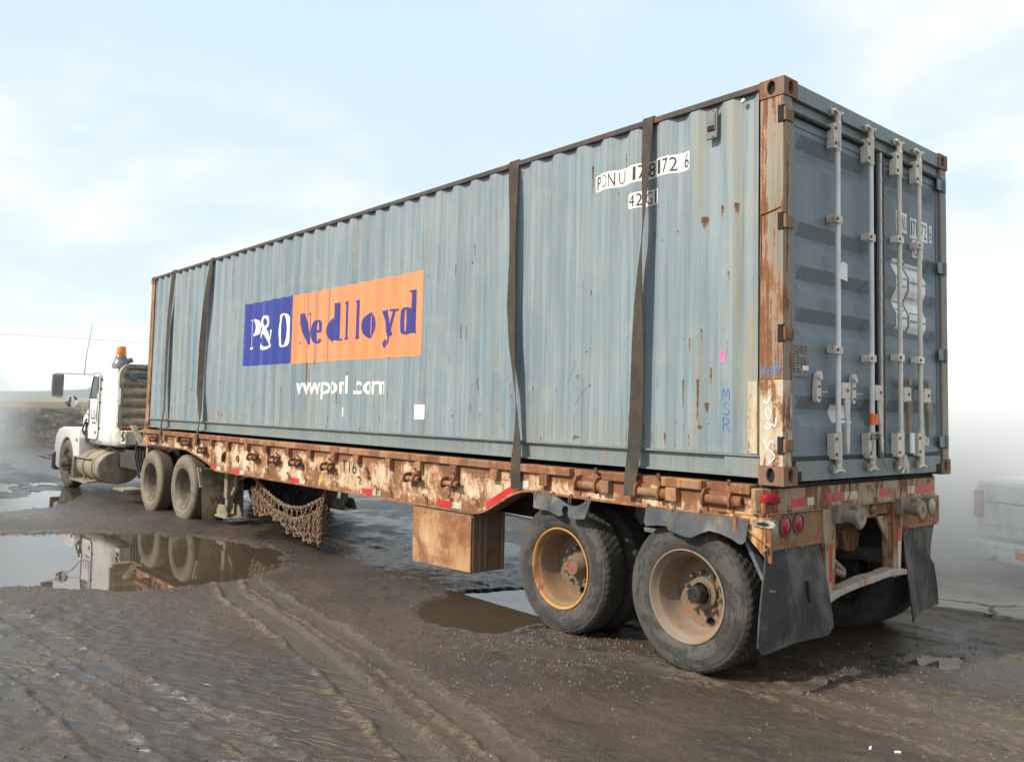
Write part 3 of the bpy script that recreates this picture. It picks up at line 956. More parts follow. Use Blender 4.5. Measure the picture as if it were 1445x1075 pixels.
me.polygons.foreach_set('use_smooth', [True] * len(me.polygons))
me.set_sharp_from_angle(angle=R(14))
at = me.attributes.new('rust', 'FLOAT', 'POINT')
at.data.foreach_set('value', rust.ravel().astype(np.float32))
at = me.attributes.new('stain', 'FLOAT', 'POINT')
at.data.foreach_set('value', np.clip(stain, 0, 1).ravel().astype(np.float32))
me.materials.append(M['box_paint'])
side = bpy.data.objects.new('side_panel', me)
COL.objects.link(side)
side.parent = box_
side['label'] = 'corrugated near side sheet with painted logo'


def dent_at(y, z):
    return float(np.clip(0.004 * fbm(np.array([y * 1.1]), np.array([z * 1.3]), 90, 3)[0], -0.004, 0.006)) + 0.001


# --- conforming print: mesh in (y, z) cut along every fold and laid on the sheet
def conform(name, pieces, mat, parent, lift=0.002, dz=0.0002):
    """pieces: list of (verts [(y,z)], faces)"""
    bm = bmesh.new()
    lay = bm.verts.layers.float.new('lift')
    for k, (vs, fs) in enumerate(pieces):
        bvs = []
        for q in vs:
            v = bm.verts.new((0, q[0], q[1]))
            v[lay] = (q[2] if len(q) > 2 else 0) + k * dz
            bvs.append(v)
        for f_ in fs:
            try:
                bm.faces.new([bvs[i] for i in f_])
            except ValueError:
                pass
    for v in [v for v in bm.verts if not v.link_faces]:
        bm.verts.remove(v)
    yy = [v.co.y for v in bm.verts]
    zz = [v.co.z for v in bm.verts]
    cuts = [(1, c) for c in folds(min(yy), max(yy))] + [(2, c) for c in np.arange(min(zz) + .12, max(zz), .12)]
    for ax, c in cuts:
        co = (0, c, 0) if ax == 1 else (0, 0, c)
        no = (0, 1, 0) if ax == 1 else (0, 0, 1)
        bmesh.ops.bisect_plane(bm, geom=bm.verts[:] + bm.edges[:] + bm.faces[:], plane_co=co, plane_no=no, dist=1e-6)
    for v in bm.verts:
        v.co.x = corr(v.co.y) + dent_at(v.co.y, v.co.z) - lift - v[lay]
    off = Vector((CW / 2, CL / 2, Z0))
    for v in bm.verts:
        v.co -= off
    for f_ in bm.faces:
        f_.normal_update()
        if f_.normal.x > 0:
            f_.normal_flip()
    me = bpy.data.meshes.new(name)
    bm.to_mesh(me)
    bm.free()
    me.materials.append(M[mat])
    o = bpy.data.objects.new(name, me)
    COL.objects.link(o)
    o.parent = parent
    return o


def quad(y0, y1, z0, z1):
    return ([(y0, z0), (y1, z0), (y1, z1), (y0, z1)], [(0, 1, 2, 3)])


def text_piece(s, y0, y1, z0, z1, bold=0.0, shear=0.0):
    """built-in font, fitted to a box; reading direction runs from y0 to y1"""
    cu = bpy.data.curves.new('txt', 'FONT')
    cu.body = s
    cu.size = 1
    cu.offset = bold
    cu.shear = shear
    cu.resolution_u = 4
    ob = bpy.data.objects.new('txt', cu)
    me = ob.to_mesh()
    vs = [tuple(v.co) for v in me.vertices]
    fs = [tuple(p.vertices) for p in me.polygons]
    ob.to_mesh_clear()
    bpy.data.objects.remove(ob)
    bpy.data.curves.remove(cu)
    if not vs:
        return ([], [])
    ax, bx = min(v[0] for v in vs), max(v[0] for v in vs)
    ay, by = min(v[1] for v in vs), max(v[1] for v in vs)
    return ([(y0 + (v[0] - ax) / (bx - ax) * (y1 - y0), z0 + (v[1] - ay) / (by - ay) * (z1 - z0)) for v in vs], fs)


def islands(piece):
    vs, fs = piece
    par = list(range(len(vs)))

    def find(a):
        while par[a] != a:
            par[a] = par[par[a]]
            a = par[a]
        return a
    for f_ in fs:
        for q in f_[1:]:
            par[find(q)] = find(f_[0])
    out = {}
    for f_ in fs:
        out.setdefault(find(f_[0]), []).append(f_)
    return [(vs, v) for v in out.values()]


def ring_piece(y0, y1, z0, z1, wy, wz, n=36, a0=0, a1=2 * math.pi, shift=0.0):
    """stressed bowl: heavy sides (wy), thin top and bottom (wz)"""
    cy, cz, ry, rz = (y0 + y1) / 2, (z0 + z1) / 2, abs(y1 - y0) / 2, (z1 - z0) / 2
    s = 1 if y1 > y0 else -1
    vs, fs = [], []
    N = n if a1 - a0 > 6.2 else n + 1
    for k in range(N):
        a = a0 + (a1 - a0) * k / n
        vs.append((cy + s * ry * math.cos(a), cz + rz * math.sin(a)))
        vs.append((cy + s * ((ry - wy) * math.cos(a) + shift), cz + (rz - wz) * math.sin(a)))
    for k in range(n):
        i, j = 2 * k, 2 * ((k + 1) % N)
        fs.append((i, j, j + 1, i + 1))
    return (vs, fs)


def stroke_piece(pts, wid, n=40):
    """open stroke of changing width with a tiny rising lift so that it may cross itself; Catmull-Rom"""
    P_ = [Vector((p[0], p[1])) for p in pts]
    P_ = [P_[0] * 2 - P_[1]] + P_ + [P_[-1] * 2 - P_[-2]]
    W_ = [wid[0]] + list(wid) + [wid[-1]]
    out, ws = [], []
    for k in range(1, len(P_) - 2):
        for j in range(6):
            t = j / 6
            a, b_, c, d = P_[k - 1], P_[k], P_[k + 1], P_[k + 2]
            out.append(0.5 * ((2 * b_) + (c - a) * t + (2 * a - 5 * b_ + 4 * c - d) * t * t + (3 * b_ - a - 3 * c + d) * t ** 3))
            ws.append(W_[k] + (W_[k + 1] - W_[k]) * t)
    out.append(P_[-2])
    ws.append(W_[-2])
    vs, fs = [], []
    for k, p in enumerate(out):
        t = (out[min(k + 1, len(out) - 1)] - out[max(k - 1, 0)]).normalized()
        nrm = Vector((-t.y, t.x)) * ws[k] / 2
        l = 0.0012 * k / len(out)
        vs += [(p.x + nrm.x, p.y + nrm.y, l), (p.x - nrm.x, p.y - nrm.y, l)]
    for k in range(len(out) - 1):
        fs.append((2 * k, 2 * k + 1, 2 * k + 3, 2 * k + 2))
    return (vs, fs)


# logo: blue field and orange field
conform('logo_blue_field', [quad(8.235, 6.788, 2.232, 3.072)], 'logo_blue', side)
conform('logo_orange_field', [quad(6.786, 3.98, 2.224, 3.066)], 'logo_orange', side)


def serif(y, z, w, hgt=0.022):
    return quad(y - w / 2, y + w / 2, z, z + hgt)


B = 2.452
pc = []
# P
pc += [quad(8.045, 7.965, B, B + .40), serif(8.0, B, .17), quad(8.08, 7.965, B + .385, B + .40)]
pc += [ring_piece(8.06, 7.765, B + .17, B + .40, .105, .026, 24, -math.pi / 2, math.pi / 2)]
# ampersand
T = lambda a, b_: (7.755 - a * .39, B + b_ * .42)
pc += [stroke_piece([T(.98, .50), T(.86, .20), T(.62, .03), T(.34, .0), T(.12, .12), T(.12, .34), T(.36, .56), T(.56, .76), T(.52, .93), T(.38, .97), T(.27, .88), T(.28, .74), T(.46, .48), T(.68, .22), T(.98, .02)],
                    [.025, .025, .03, .05, .07, .07, .04, .035, .05, .03, .05, .06, .07, .075, .04])]
pc += [quad(7.46, 7.36, B + .20, B + .225)]
# O
pc += [ring_piece(7.225, 6.86, B - .012, B + .412, .130, .018)]
for grp in (pc[:4], pc[4:6], pc[6:]):
    conform('letter', grp, 'logo_white', side, 0.0035)
pc = []
# N
pc += [quad(6.60, 6.57, B, B + .37), serif(6.585, B, .10), serif(6.60, B + .35, .09), quad(6.375, 6.345, B + .02, B + .37), serif(6.36, B + .35, .10)]
pc += [([(6.64, B + .372), (6.475, B + .372), (6.335, B - .01), (6.415, B - .01)], [(0, 1, 2, 3)])]
# e
pc += [ring_piece(6.29, 6.035, B - .008, B + .272, .112, .022, 30, 0.0, 5.55), quad(6.22, 6.04, B + .122, B + .152)]


def dd(y0, y1, asc):
    s = (y0 - y1)
    return [ring_piece(y0, y1 + s * .12, B - .008, B + .272, s * .40, .022), quad(y1 + s * .36, y1 + s * .02, B + .005, B + asc), serif(y1 + s * .03, B, s * .25), serif(y1 + s * .30, B + asc - .022, s * .26)]


pc += dd(5.925, 5.62, .43)
for (a, b_) in ((5.525, 5.415), (5.295, 5.17)):
    pc += [quad(a, b_, B, B + .43), serif((a + b_) / 2, B, .15), serif((a + b_) / 2 + .03, B + .408, .10)]
pc += [ring_piece(5.125, 4.83, B - .008, B + .272, .138, .020)]
# y
pc += [([(4.76, B + .265), (4.60, B + .265), (4.52, B + .0), (4.585, B - .02)], [(0, 1, 2, 3)]), ([(4.52, B + .265), (4.49, B + .265), (4.575, B - .10), (4.60, B - .06)], [(0, 1, 2, 3)]), serif(4.68, B + .25, .16), serif(4.505, B + .25, .13)]
pc += [ring_piece(4.735, 4.60, B - .128, B - .03, .05, .03)]
pc += dd(4.405, 4.10, .44)
bounds = [6.3, 5.95, 5.55, 5.32, 5.14, 4.80, 4.42, 0]
groups = {}
for q in pc:
    cyq = sum(p[0] for p in q[0]) / len(q[0])
    groups.setdefault(sum(cyq < b_ for b_ in bounds), []).append(q)
for grp in groups.values():
    conform('letter', grp, 'letter_blue', side, 0.0035)
pc = [text_piece(s, a, b_, c, d, .018) for (s, a, b_, c, d) in (('www.', 6.68, 6.03, 1.845, 1.985), ('ponl', 5.99, 5.38, 1.79, 2.05), ('.com', 5.31, 4.62, 1.845, 1.985))]
for q in pc:
    for il in islands(q):
        conform('letter', [il], 'logo_white', side, 0.0025)
# number plates (white film, rounded ends) and their figures


def film(y0, y1, z0, z1, r=0.02):
    vs = []
    for (cy, cz, a) in ((y0 - r, z0 + r, 180), (y1 + r, z0 + r, 270), (y1 + r, z1 - r, 0), (y0 - r, z1 - r, 90)):
        for k in range(4):
            q = R(a + k * 30)
            vs.append((cy - r * math.cos(q), cz + r * math.sin(q)))
    return (vs, [tuple(range(len(vs)))])


conform('number_film', [film(1.672, .745, 3.415, 3.548)], 'white_label', side)
conform('number_film', [film(1.312, 1.03, 3.218, 3.336)], 'white_label', side)
nums = []
for s, a, b_ in (('P', 1.655, 1.60), ('N', 1.515, 1.455), ('1', 1.265, 1.235), ('7', 1.215, 1.155), ('8', 1.135, 1.07), ('1', 1.035, 1.00), ('7', .985, .935), ('2', .925, .87), ('6', .81, .757)):
    nums.append(text_piece(s, a, b_, 3.432, 3.534))
nums += [text_piece('2', 1.23, 1.18, 3.232, 3.324), text_piece('4', 1.30, 1.245, 3.232, 3.324), text_piece('1', 1.075, 1.045, 3.232, 3.324)]
for q in nums:
    conform('figure', [q], 'black_print', side, 0.0035)
for q in (text_piece('O', 1.585, 1.53, 3.432, 3.534), text_piece('U', 1.43, 1.365, 3.432, 3.534), text_piece('G', 1.16, 1.10, 3.232, 3.324)):
    conform('figure', [q], 'brown_print', side, 0.0035)
# small marks: white squares, pink sticker, blue scrawl, ghost of a removed placard
conform('white_sticker', [quad(4.06, 3.93, 1.60, 1.745)], 'white_label', side)
conform('white_sticker', [quad(5.54, 5.47, 1.60, 1.70)], 'white_label', side)
conform('pink_sticker', [([(.475, 2.05), (.44, 2.05), (.425, 2.12), (.475, 2.12)], [(0, 1, 2, 3)])], 'pink', side)
dy = 1.84
conform('placard_outline', [stroke_piece([(dy + .13, 1.925), (dy + .065, 2.01), (dy, 2.095)], [.006] * 3), stroke_piece([(dy, 2.095), (dy - .07, 2.02), (dy - .13, 1.93)], [.006] * 3), stroke_piece([(dy + .13, 1.925), (dy + .07, 1.84), (dy, 1.76)], [.005] * 3),
                                stroke_piece([(dy, 1.76), (dy - .06, 1.83), (dy - .12, 1.91)], [.004] * 3)] + [stroke_piece([(dy + rs.uniform(-.05, .03), 1.88 + k * .02 + rs.uniform(-.02, .02)), (dy + rs.uniform(-.06, .05), 1.89 + k * .02), (dy + rs.uniform(-.08, .06), 1.87 + k * .02)], [.003] * 3) for k in range(8)], 'grey_print', side)
sc = lambda *p: [(q[0], q[1]) for q in p]
conform('blue_scrawl', [stroke_piece(sc((.455, 1.80), (.448, 1.875), (.43, 1.825), (.408, 1.875), (.398, 1.80)), [.006] * 5), stroke_piece(sc((.402, 1.775), (.43, 1.785), (.443, 1.762), (.418, 1.745), (.402, 1.725), (.42, 1.705), (.447, 1.715)), [.006] * 7), stroke_piece(sc((.447, 1.60), (.447, 1.69)), [.006] * 2), stroke_piece(sc((.450, 1.688), (.408, 1.675), (.412, 1.65), (.444, 1.643)), [.006] * 4), stroke_piece(sc((.435, 1.642), (.395, 1.595)), [.006] * 2)], 'graffiti_blue', side)

# --- other panels
mb = MB()
fy = [PY0] + folds(PY0, PY1) + [PY1]
mb.grid([[(CW - corr(y), y, PZ0) for y in fy], [(CW - corr(y), y, PZ1) for y in fy]])
mb.build('side_panel', 'box_rail', box_, smooth=0, label='far side sheet')
mb = MB()
xsr = [0.1 + k * .07 for k in range(33)]
mb.grid([[(x_, CL - .03 - (.03 if k % 4 < 2 else 0), PZ0) for k, x_ in enumerate(xsr)], [(x_, CL - .03 - (.03 if k % 4 < 2 else 0), PZ1) for k, x_ in enumerate(xsr)]])
mb.build('front_panel', 'box_rail', box_, smooth=0)
MB().box(.05, CW - .05, .05, CL - .05, ZT - .028, ZT - .012).build('roof', 'box_rail', box_, smooth=0)
MB().box(.05, CW - .05, .05, CL - .05, Z0 + .09, Z0 + .13).build('floor', 'under', box_, smooth=0)
for s in (0, 1):
    fx = (lambda v: CW - v) if s else (lambda v: v)
    mb = MB()
    a, b_ = sorted((fx(0.0), fx(0.062)))
    mb.box(a, b_, .170, CL - .170, ZT - .047, ZT - .004)
    mb.build('top_rail', 'top_rail', box_, bevel=.004)
    mb = MB()
    # channel: web set back, a lip on top and bottom
    prof = [(.004, .040), (.004, .052), (.032, .056), (.032, .168), (.000, .172), (.000, .184), (.055, .184), (.055, .040)]
    mb.prism([(fx(p[0]), Z0 + p[1]) for p in prof], 'y', .172, CL - .172)
    mb.build('bottom_rail', 'box_rail', box_, smooth=0)
    if not s:
        # ruffled end gusset by the corner casting
        MB().prism([(.18, Z0 + .04), (.36, Z0 + .04), (.44, Z0 + .10), (.44, Z0 + .166), (.18, Z0 + .166)], 'x', .012, .028).build('rail_gusset', 'box_rail', box_, smooth=0)

# corner posts
mb = MB()
mb.prism([(.002, .004), (.002, .165), (.028, .19), (.05, .19), (.05, .06), (.11, .06), (.11, .004)], 'z', Z0 + .66, ZT - .118)
post = mb.build('corner_post', 'post', box_, smooth=0, bevel=.004, label='rusty rear corner post with flaking green-grey paint')
mb = MB()
mb.prism([(.002, .004), (.002, .165), (.028, .19), (.05, .19), (.05, .06), (.11, .06), (.11, .004)], 'z', Z0 + .118, Z0 + .659)
post2 = mb.build('corner_post', 'post_cream', box_, smooth=0, bevel=.004, label='cream-painted lower part of the rear corner post with chalk scrawl')
MB().prism([(.03, .192), (.0055, .192), (.0055, .26), (.03, .26)], 'z', Z0 + .19, Z0 + .65).build('painted_rib', 'post_cream', box_, smooth=0)
# seams and black blocks that paint the shade of hinge pockets
for zc in (3.62, 2.93, 2.22, 1.52):
    MB().box(-.0035, .022, .004, .040, zc - .055, zc + .055).build('hinge_recess_shade', 'black', box_, smooth=0)
for zc in (3.62, 2.93, 2.22, 1.52):
    hb = MB().box(.012, .115, -.006, .003, zc - .040, zc + .036).cyl((.012, -.004, zc - .046), (.012, -.004, zc + .042), .011, n=10)
    hb.build('hinge', 'steel', box_, bevel=.003)
mb = MB().tube([(-.003, .165, 2.99), (-.004, .10, 3.0), (-.003, .02, 3.02)], .004, 6)
mb.tube([(-.003, .165, 2.99), (-.003, .162, 2.8), (-.003, .166, 2.6)], .003, 6)
mb.build('weld_seam', 'steel', box_)
mb = MB()
mb.prism([(CW - .002, .004), (CW - .002, .19), (CW - .05, .19), (CW - .05, .06), (CW - .11, .06), (CW - .11, .004)], 'z', Z0 + .118, ZT - .118)
mb.build('corner_post', 'post_dark', box_, smooth=0, bevel=.004, label='rear corner post on the far side')
for xq in (0, CW):
    a, b_ = (0.002, .11) if xq == 0 else (CW - .11, CW - .002)
    MB().box(a, b_, CL - .16, CL - .002, Z0 + .118, ZT - .118).build('corner_post', 'rail', box_, bevel=.01, label='front corner post')
for zc in (3.60, 2.92, 2.22, 1.53):
    MB().box(CW - .19, CW - .06, -.008, .004, zc - .045, zc + .045).cyl((CW - .075, -.010, zc - .055), (CW - .075, -.010, zc + .05), .015, n=10).build('hinge', 'door', box_, bevel=.003)


def chalk(pts, w, name, mat, par, xo=-.0015):
    vs, fs = stroke_piece(pts, [w] * len(pts))
    b2 = MB()
    for f_ in fs:
        b2.poly([(xo - (vs[i][2] if len(vs[i]) > 2 else 0), vs[i][0], vs[i][1]) for i in f_])
    b2.build(name, mat, par, smooth=0)


vsf = []
b2 = MB()
for pts in ([(.14, 1.80), (.115, 1.78), (.09, 1.825)], [(.125, 1.72), (.10, 1.68), (.085, 1.73), (.115, 1.75), (.125, 1.71)], [(.14, 1.64), (.10, 1.62), (.085, 1.65), (.055, 1.64), (.05, 1.69)], [(.12, 1.66), (.09, 1.645)],
            [(.14, 1.56), (.115, 1.50), (.09, 1.545), (.07, 1.54)], [(.115, 1.50), (.06, 1.455), (.10, 1.405)], [(.06, 1.455), (.075, 1.475)]):
    vs, fs = stroke_piece(pts, [.008] * len(pts))
    for f_ in fs:
        b2.poly([(-.0008 - vs[i][2], vs[i][0], vs[i][1]) for i in f_])
b2.build('chalk_scrawl', 'graffiti_white', post2, smooth=0, kind='stuff')
b2 = MB()
for pts in ([(.15, 1.96), (.13, 2.02), (.135, 1.95)], [(.11, 1.98), (.095, 1.985)], [(.085, 2.02), (.085, 1.955)], [(.06, 2.0), (.045, 1.965), (.025, 2.0), (.05, 2.03), (.015, 2.03)]):
    vs, fs = stroke_piece(pts, [.010] * len(pts))
    for f_ in fs:
        b2.poly([(-.0008 - vs[i][2], vs[i][0], vs[i][1]) for i in f_])
b2.build('marker_scrawl', 'graffiti_blue', post, smooth=0)

# corner castings: hollow blocks with oval holes on the two outer faces
for xs_ in (0, 1):
    for ysd in (0, 1):
        for zsd in (0, 1):
            sx, sy = (1 if xs_ == 0 else -1), (1 if ysd == 0 else -1)
            ox, oy = (-.005 if xs_ == 0 else CW + .005), (-.006 if ysd == 0 else CL + .006)
            oz = Z0 if zsd == 0 else ZT - .118
            mb = MB()
            lx, ly, lz = .162, .180, .118
            fnx = lambda u_, v_, d: (ox + sx * d, oy + sy * u_, oz + v_)
            fny = lambda u_, v_, d: (ox + sx * u_, oy + sy * d, oz + v_)
            mb.plate_hole(0, ly, 0, lz, .095, .060, .029, .046, fnx, .024)
            mb.plate_hole(0, lx, 0, lz, .085, .060, .026, .044, fny, .024)
            c = lambda a, b_, d: (ox + sx * a, oy + sy * b_, oz + d)
            for zt_ in (0, lz):
                mb.poly([c(0, 0, zt_), c(lx, 0, zt_), c(lx, ly, zt_), c(0, ly, zt_)])
            mb.poly([c(lx, 0, 0), c(lx, ly, 0), c(lx, ly, lz), c(lx, 0, lz)])
            mb.poly([c(0, ly, 0), c(lx, ly, 0), c(lx, ly, lz), c(0, ly, lz)])
            # black block that paints the shade inside the hollow
            mb.box(*sorted((ox + sx * .028, ox + sx * .150)), *sorted((oy + sy * .028, oy + sy * .165)), oz + .012, oz + .106, mi=1)
            mb.build('corner_casting', ['casting', 'black'], box_, smooth=0, bevel=.006)

# rear header, sill, gaskets
mb = MB().box(.158, CW - .158, .002, .07, ZT - .115, ZT - .006).box(.112, CW - .112, .03, .09, ZT - .215, ZT - .1155)
mb.build('door_header', 'box_rail', box_, bevel=.004)
mb = MB().box(.158, CW - .158, .004, .06, Z0 + .022, Z0 + .148)
mb.build('door_sill', 'box_rail', box_, bevel=.004)
for (a, b_) in ((.158, .215), (CW - .24, CW - .165)):
    MB().box(a, b_, .0025, .05, Z0 + .02, Z0 + .085).build('fork_notch_shade', 'black', box_, smooth=0)  # black block paints the shade of a notch in the sill
MB().box(.112, CW - .112, .010, .035, ZT - .222, ZT - .196).cyl((.115, .004, ZT - .21), (CW - .115, .004, ZT - .21), .014, n=8).build('door_gasket', 'rubber_seal', box_)
MB().box(.112, CW - .112, .008, .035, Z0 + .149, Z0 + .176).build('door_gasket', 'rubber_seal', box_)

# doors
DZ0, DZ1 = Z0 + .178, ZT - .224
recs = [(3.545, .195), (2.965, .185), (2.680, .185), (2.405, .185), (1.835, .195)]


def door(x0, x1):
    yf = .030
    d = MB()
    d.box(x0, x0 + .05, yf - .006, yf + .05, DZ0, DZ1)
    d.box(x1 - .05, x1, yf - .006, yf + .05, DZ0, DZ1)
    d.box(x0 + .0505, x1 - .0505, yf - .006, yf + .05, DZ0, DZ0 + .055)
    d.box(x0 + .0505, x1 - .0505, yf - .006, yf + .05, DZ1 - .055, DZ1)
    xa, xb = x0 + .05, x1 - .05
    rw = .07
    # sheet with horizontal recesses whose ends ramp out
    zl = [DZ0 + .05]
    for (zt, hh) in sorted(recs):
        zl += [zt - hh, zt - hh + .085, zt - .085, zt]
    zl.append(DZ1 - .05)
    rows = []
    for k, zq in enumerate(zl):
        deep = k not in (0, len(zl) - 1) and (k - 1) % 4 in (1, 2)
        dp = .042 if deep else 0.0
        rows.append([(xa, yf, zq), (xa + .02, yf, zq), (xa + .02 + rw, yf + dp, zq), (xb - .02 - rw, yf + dp, zq), (xb - .02, yf, zq), (xb, yf, zq)])
    d.grid(rows)
    return d.build('door', 'door', box_, smooth=20)


dl = door(.108, 1.262)
dl['label'] = 'left cargo door with two lock rods and a data plate'
dr = door(1.318, CW - .108)
dr['label'] = 'right cargo door with number films and two cream lock rods'
for (a, b_) in ((1.236, 1.262), (1.318, 1.350)):
    MB().box(a, b_, .002, .0235, DZ0, DZ1).build('door_gasket', 'rubber_seal', box_)
mb = MB().box(1.276, 1.300, -.006, .03, DZ0 - .02, DZ1 + .03)
for k in range(15):
    mb.cyl((1.288, -.012, DZ0 + .1 + k * .145), (1.288, -.005, DZ0 + .1 + k * .145), .008, n=6)
mb.build('closing_strip', 'cam', box_)
# faint seams and details on doors
MB().box(.16, .20, .0275, .0292, 1.95, 2.22).build('patch_plate', 'door', dl, smooth=0)
b2 = MB().box(.125, .335, .020, .0235, 1.955, 2.165)
dp_ = b2.build('data_plate', simple('data_plate_grey', (0.20, 0.18, 0.16), .6, var=.25, scale=30), dl, smooth=0, bevel=.003)
b2 = MB()
for k in range(10):
    for j in range(rs.randint(2, 5)):
        a = .135 + j * .045 + rs.uniform(0, .01)
        b2.box(a, a + rs.uniform(.015, .035), .0185, .0195, 2.145 - k * .018, 2.152 - k * .018)
b2.build('data_print', 'black_print', dl, smooth=0, kind='stuff')
MB().box(.255, .325, .0175, .0193, 2.0, 2.03).build('small_sticker', 'white_label', dl, smooth=0)


def door_text(items, mat, par, y=.0262):
    b2 = MB()
    for k, (s, x0, x1, z0, z1) in enumerate(items):
        vs, fs = text_piece(s, x0, x1, z0, z1)
        b2 = MB()
        for f_ in fs:
            b2.poly([(vs[i][0], y, vs[i][1]) for i in f_])
        b2.build('figure', mat, par, smooth=0)


# number films on the right door
YF = .030
b2 = MB()
for (x0, x1, z0, z1) in ((1.59, 1.775, 3.12, 3.275), (1.83, 2.13, 3.10, 3.26), (2.168, 2.212, 3.11, 3.25), (1.86, 2.045, 2.955, 3.09)):
    MB().box(x0, x1, YF - .0025, YF - .0005, z0, z1).build('number_film', 'white_label', dr, smooth=0)
door_text([('P', 1.602, 1.636, 3.14, 3.255), ('O', 1.645, 1.679, 3.14, 3.255), ('N', 1.690, 1.724, 3.14, 3.255), ('U', 1.733, 1.767, 3.14, 3.255), ('1', 1.842, 1.860, 3.122, 3.24), ('7', 1.872, 1.915, 3.122, 3.24), ('8', 1.925, 1.968, 3.122, 3.24), ('1', 1.985, 2.003, 3.122, 3.24), ('7', 2.015, 2.058, 3.122, 3.24), ('2', 2.068, 2.112, 3.122, 3.24),
           ('6', 2.175, 2.206, 3.13, 3.235), ('4', 1.868, 1.905, 2.97, 3.075), ('2', 1.912, 1.948, 2.97, 3.075), ('G', 1.955, 1.99, 2.97, 3.075), ('1', 2.01, 2.025, 2.97, 3.075)], 'black_print', dr, YF - .0035)


def rec_y(z):
    for (zt, hh) in recs:
        if zt - hh < z < zt:
            return YF + .042 * min(1, min(z - zt + hh, zt - z) / .085)
    return YF


def door_film(x0, x1, z0, z1, name='weights_film'):
    zz = sorted([z0, z1] + [q for (zt, hh) in recs for q in (zt, zt - .085, zt - hh + .085, zt - hh) if z0 < q < z1])
    b2 = MB()
    b2.grid([[(x0, rec_y(q) - .002, q), (x1, rec_y(q) - .002, q)] for q in zz])
    b2.build(name, 'white_label', dr, smooth=0)
    b3 = MB()
    zq = z1 - .03
    while zq > z0 + .03:
        a = x0 + .012
        while a < x1 - .02:
            w = rs.uniform(.012, .04)
            b3.box(a, min(a + w, x1 - .01), rec_y(zq) - .0045, rec_y(zq) - .003, zq - .008, zq + .008)
            a += w + .012
        zq -= .060 if rs.rand() < .6 else .12
    b3.build('weights_print', 'grey_print', dr, smooth=0, kind='stuff')


door_film(1.585, 1.765, 2.375, 2.915)
door_film(1.80, 2.085, 2.36, 2.90)
b2 = MB().poly([(.755, YF - .002, 2.655), (.855, YF - .002, 2.645), (.855, YF - .002, 2.765), (.80, YF - .002, 2.775), (.765, YF - .002, 2.765)])
b2.build('white_sticker', 'white_label', dl, smooth=0)
b2 = MB()
zl = (1.665, 1.725, 1.75, 1.785)
b2.grid([[(.655, rec_y(q) - .003, q), (.925, rec_y(q) - .003, q)] for q in zl])
b2.build('paper_label', 'white_label', dl, smooth=0)
b2 = MB().box(.78, .80, YF - .0, YF + .0, 1.7, 1.7)
b3 = MB()
for (x0, x1, zq) in ((.77, .80, 1.755), (.815, .825, 1.755), (.77, .83, 1.69), (.84, .87, 1.69), (.88, .90, 1.688)):
    b3.box(x0, x1, rec_y(zq) - .006, rec_y(zq) - .004, zq - .005, zq + .005)
b3.build('label_print', 'black_print', dl, smooth=0, kind='stuff')
MB().box(2.052, 2.125, YF - .003, YF - .0005, 1.495, 1.575).build('blue_sticker', 'white_label', dr, smooth=0)
MB().box(2.065, 2.112, YF - .005, YF - .0035, 1.51, 1.555).build('sticker_print', simple('sticker_blue', (0.25, 0.40, 0.62), .5), dr, smooth=0)

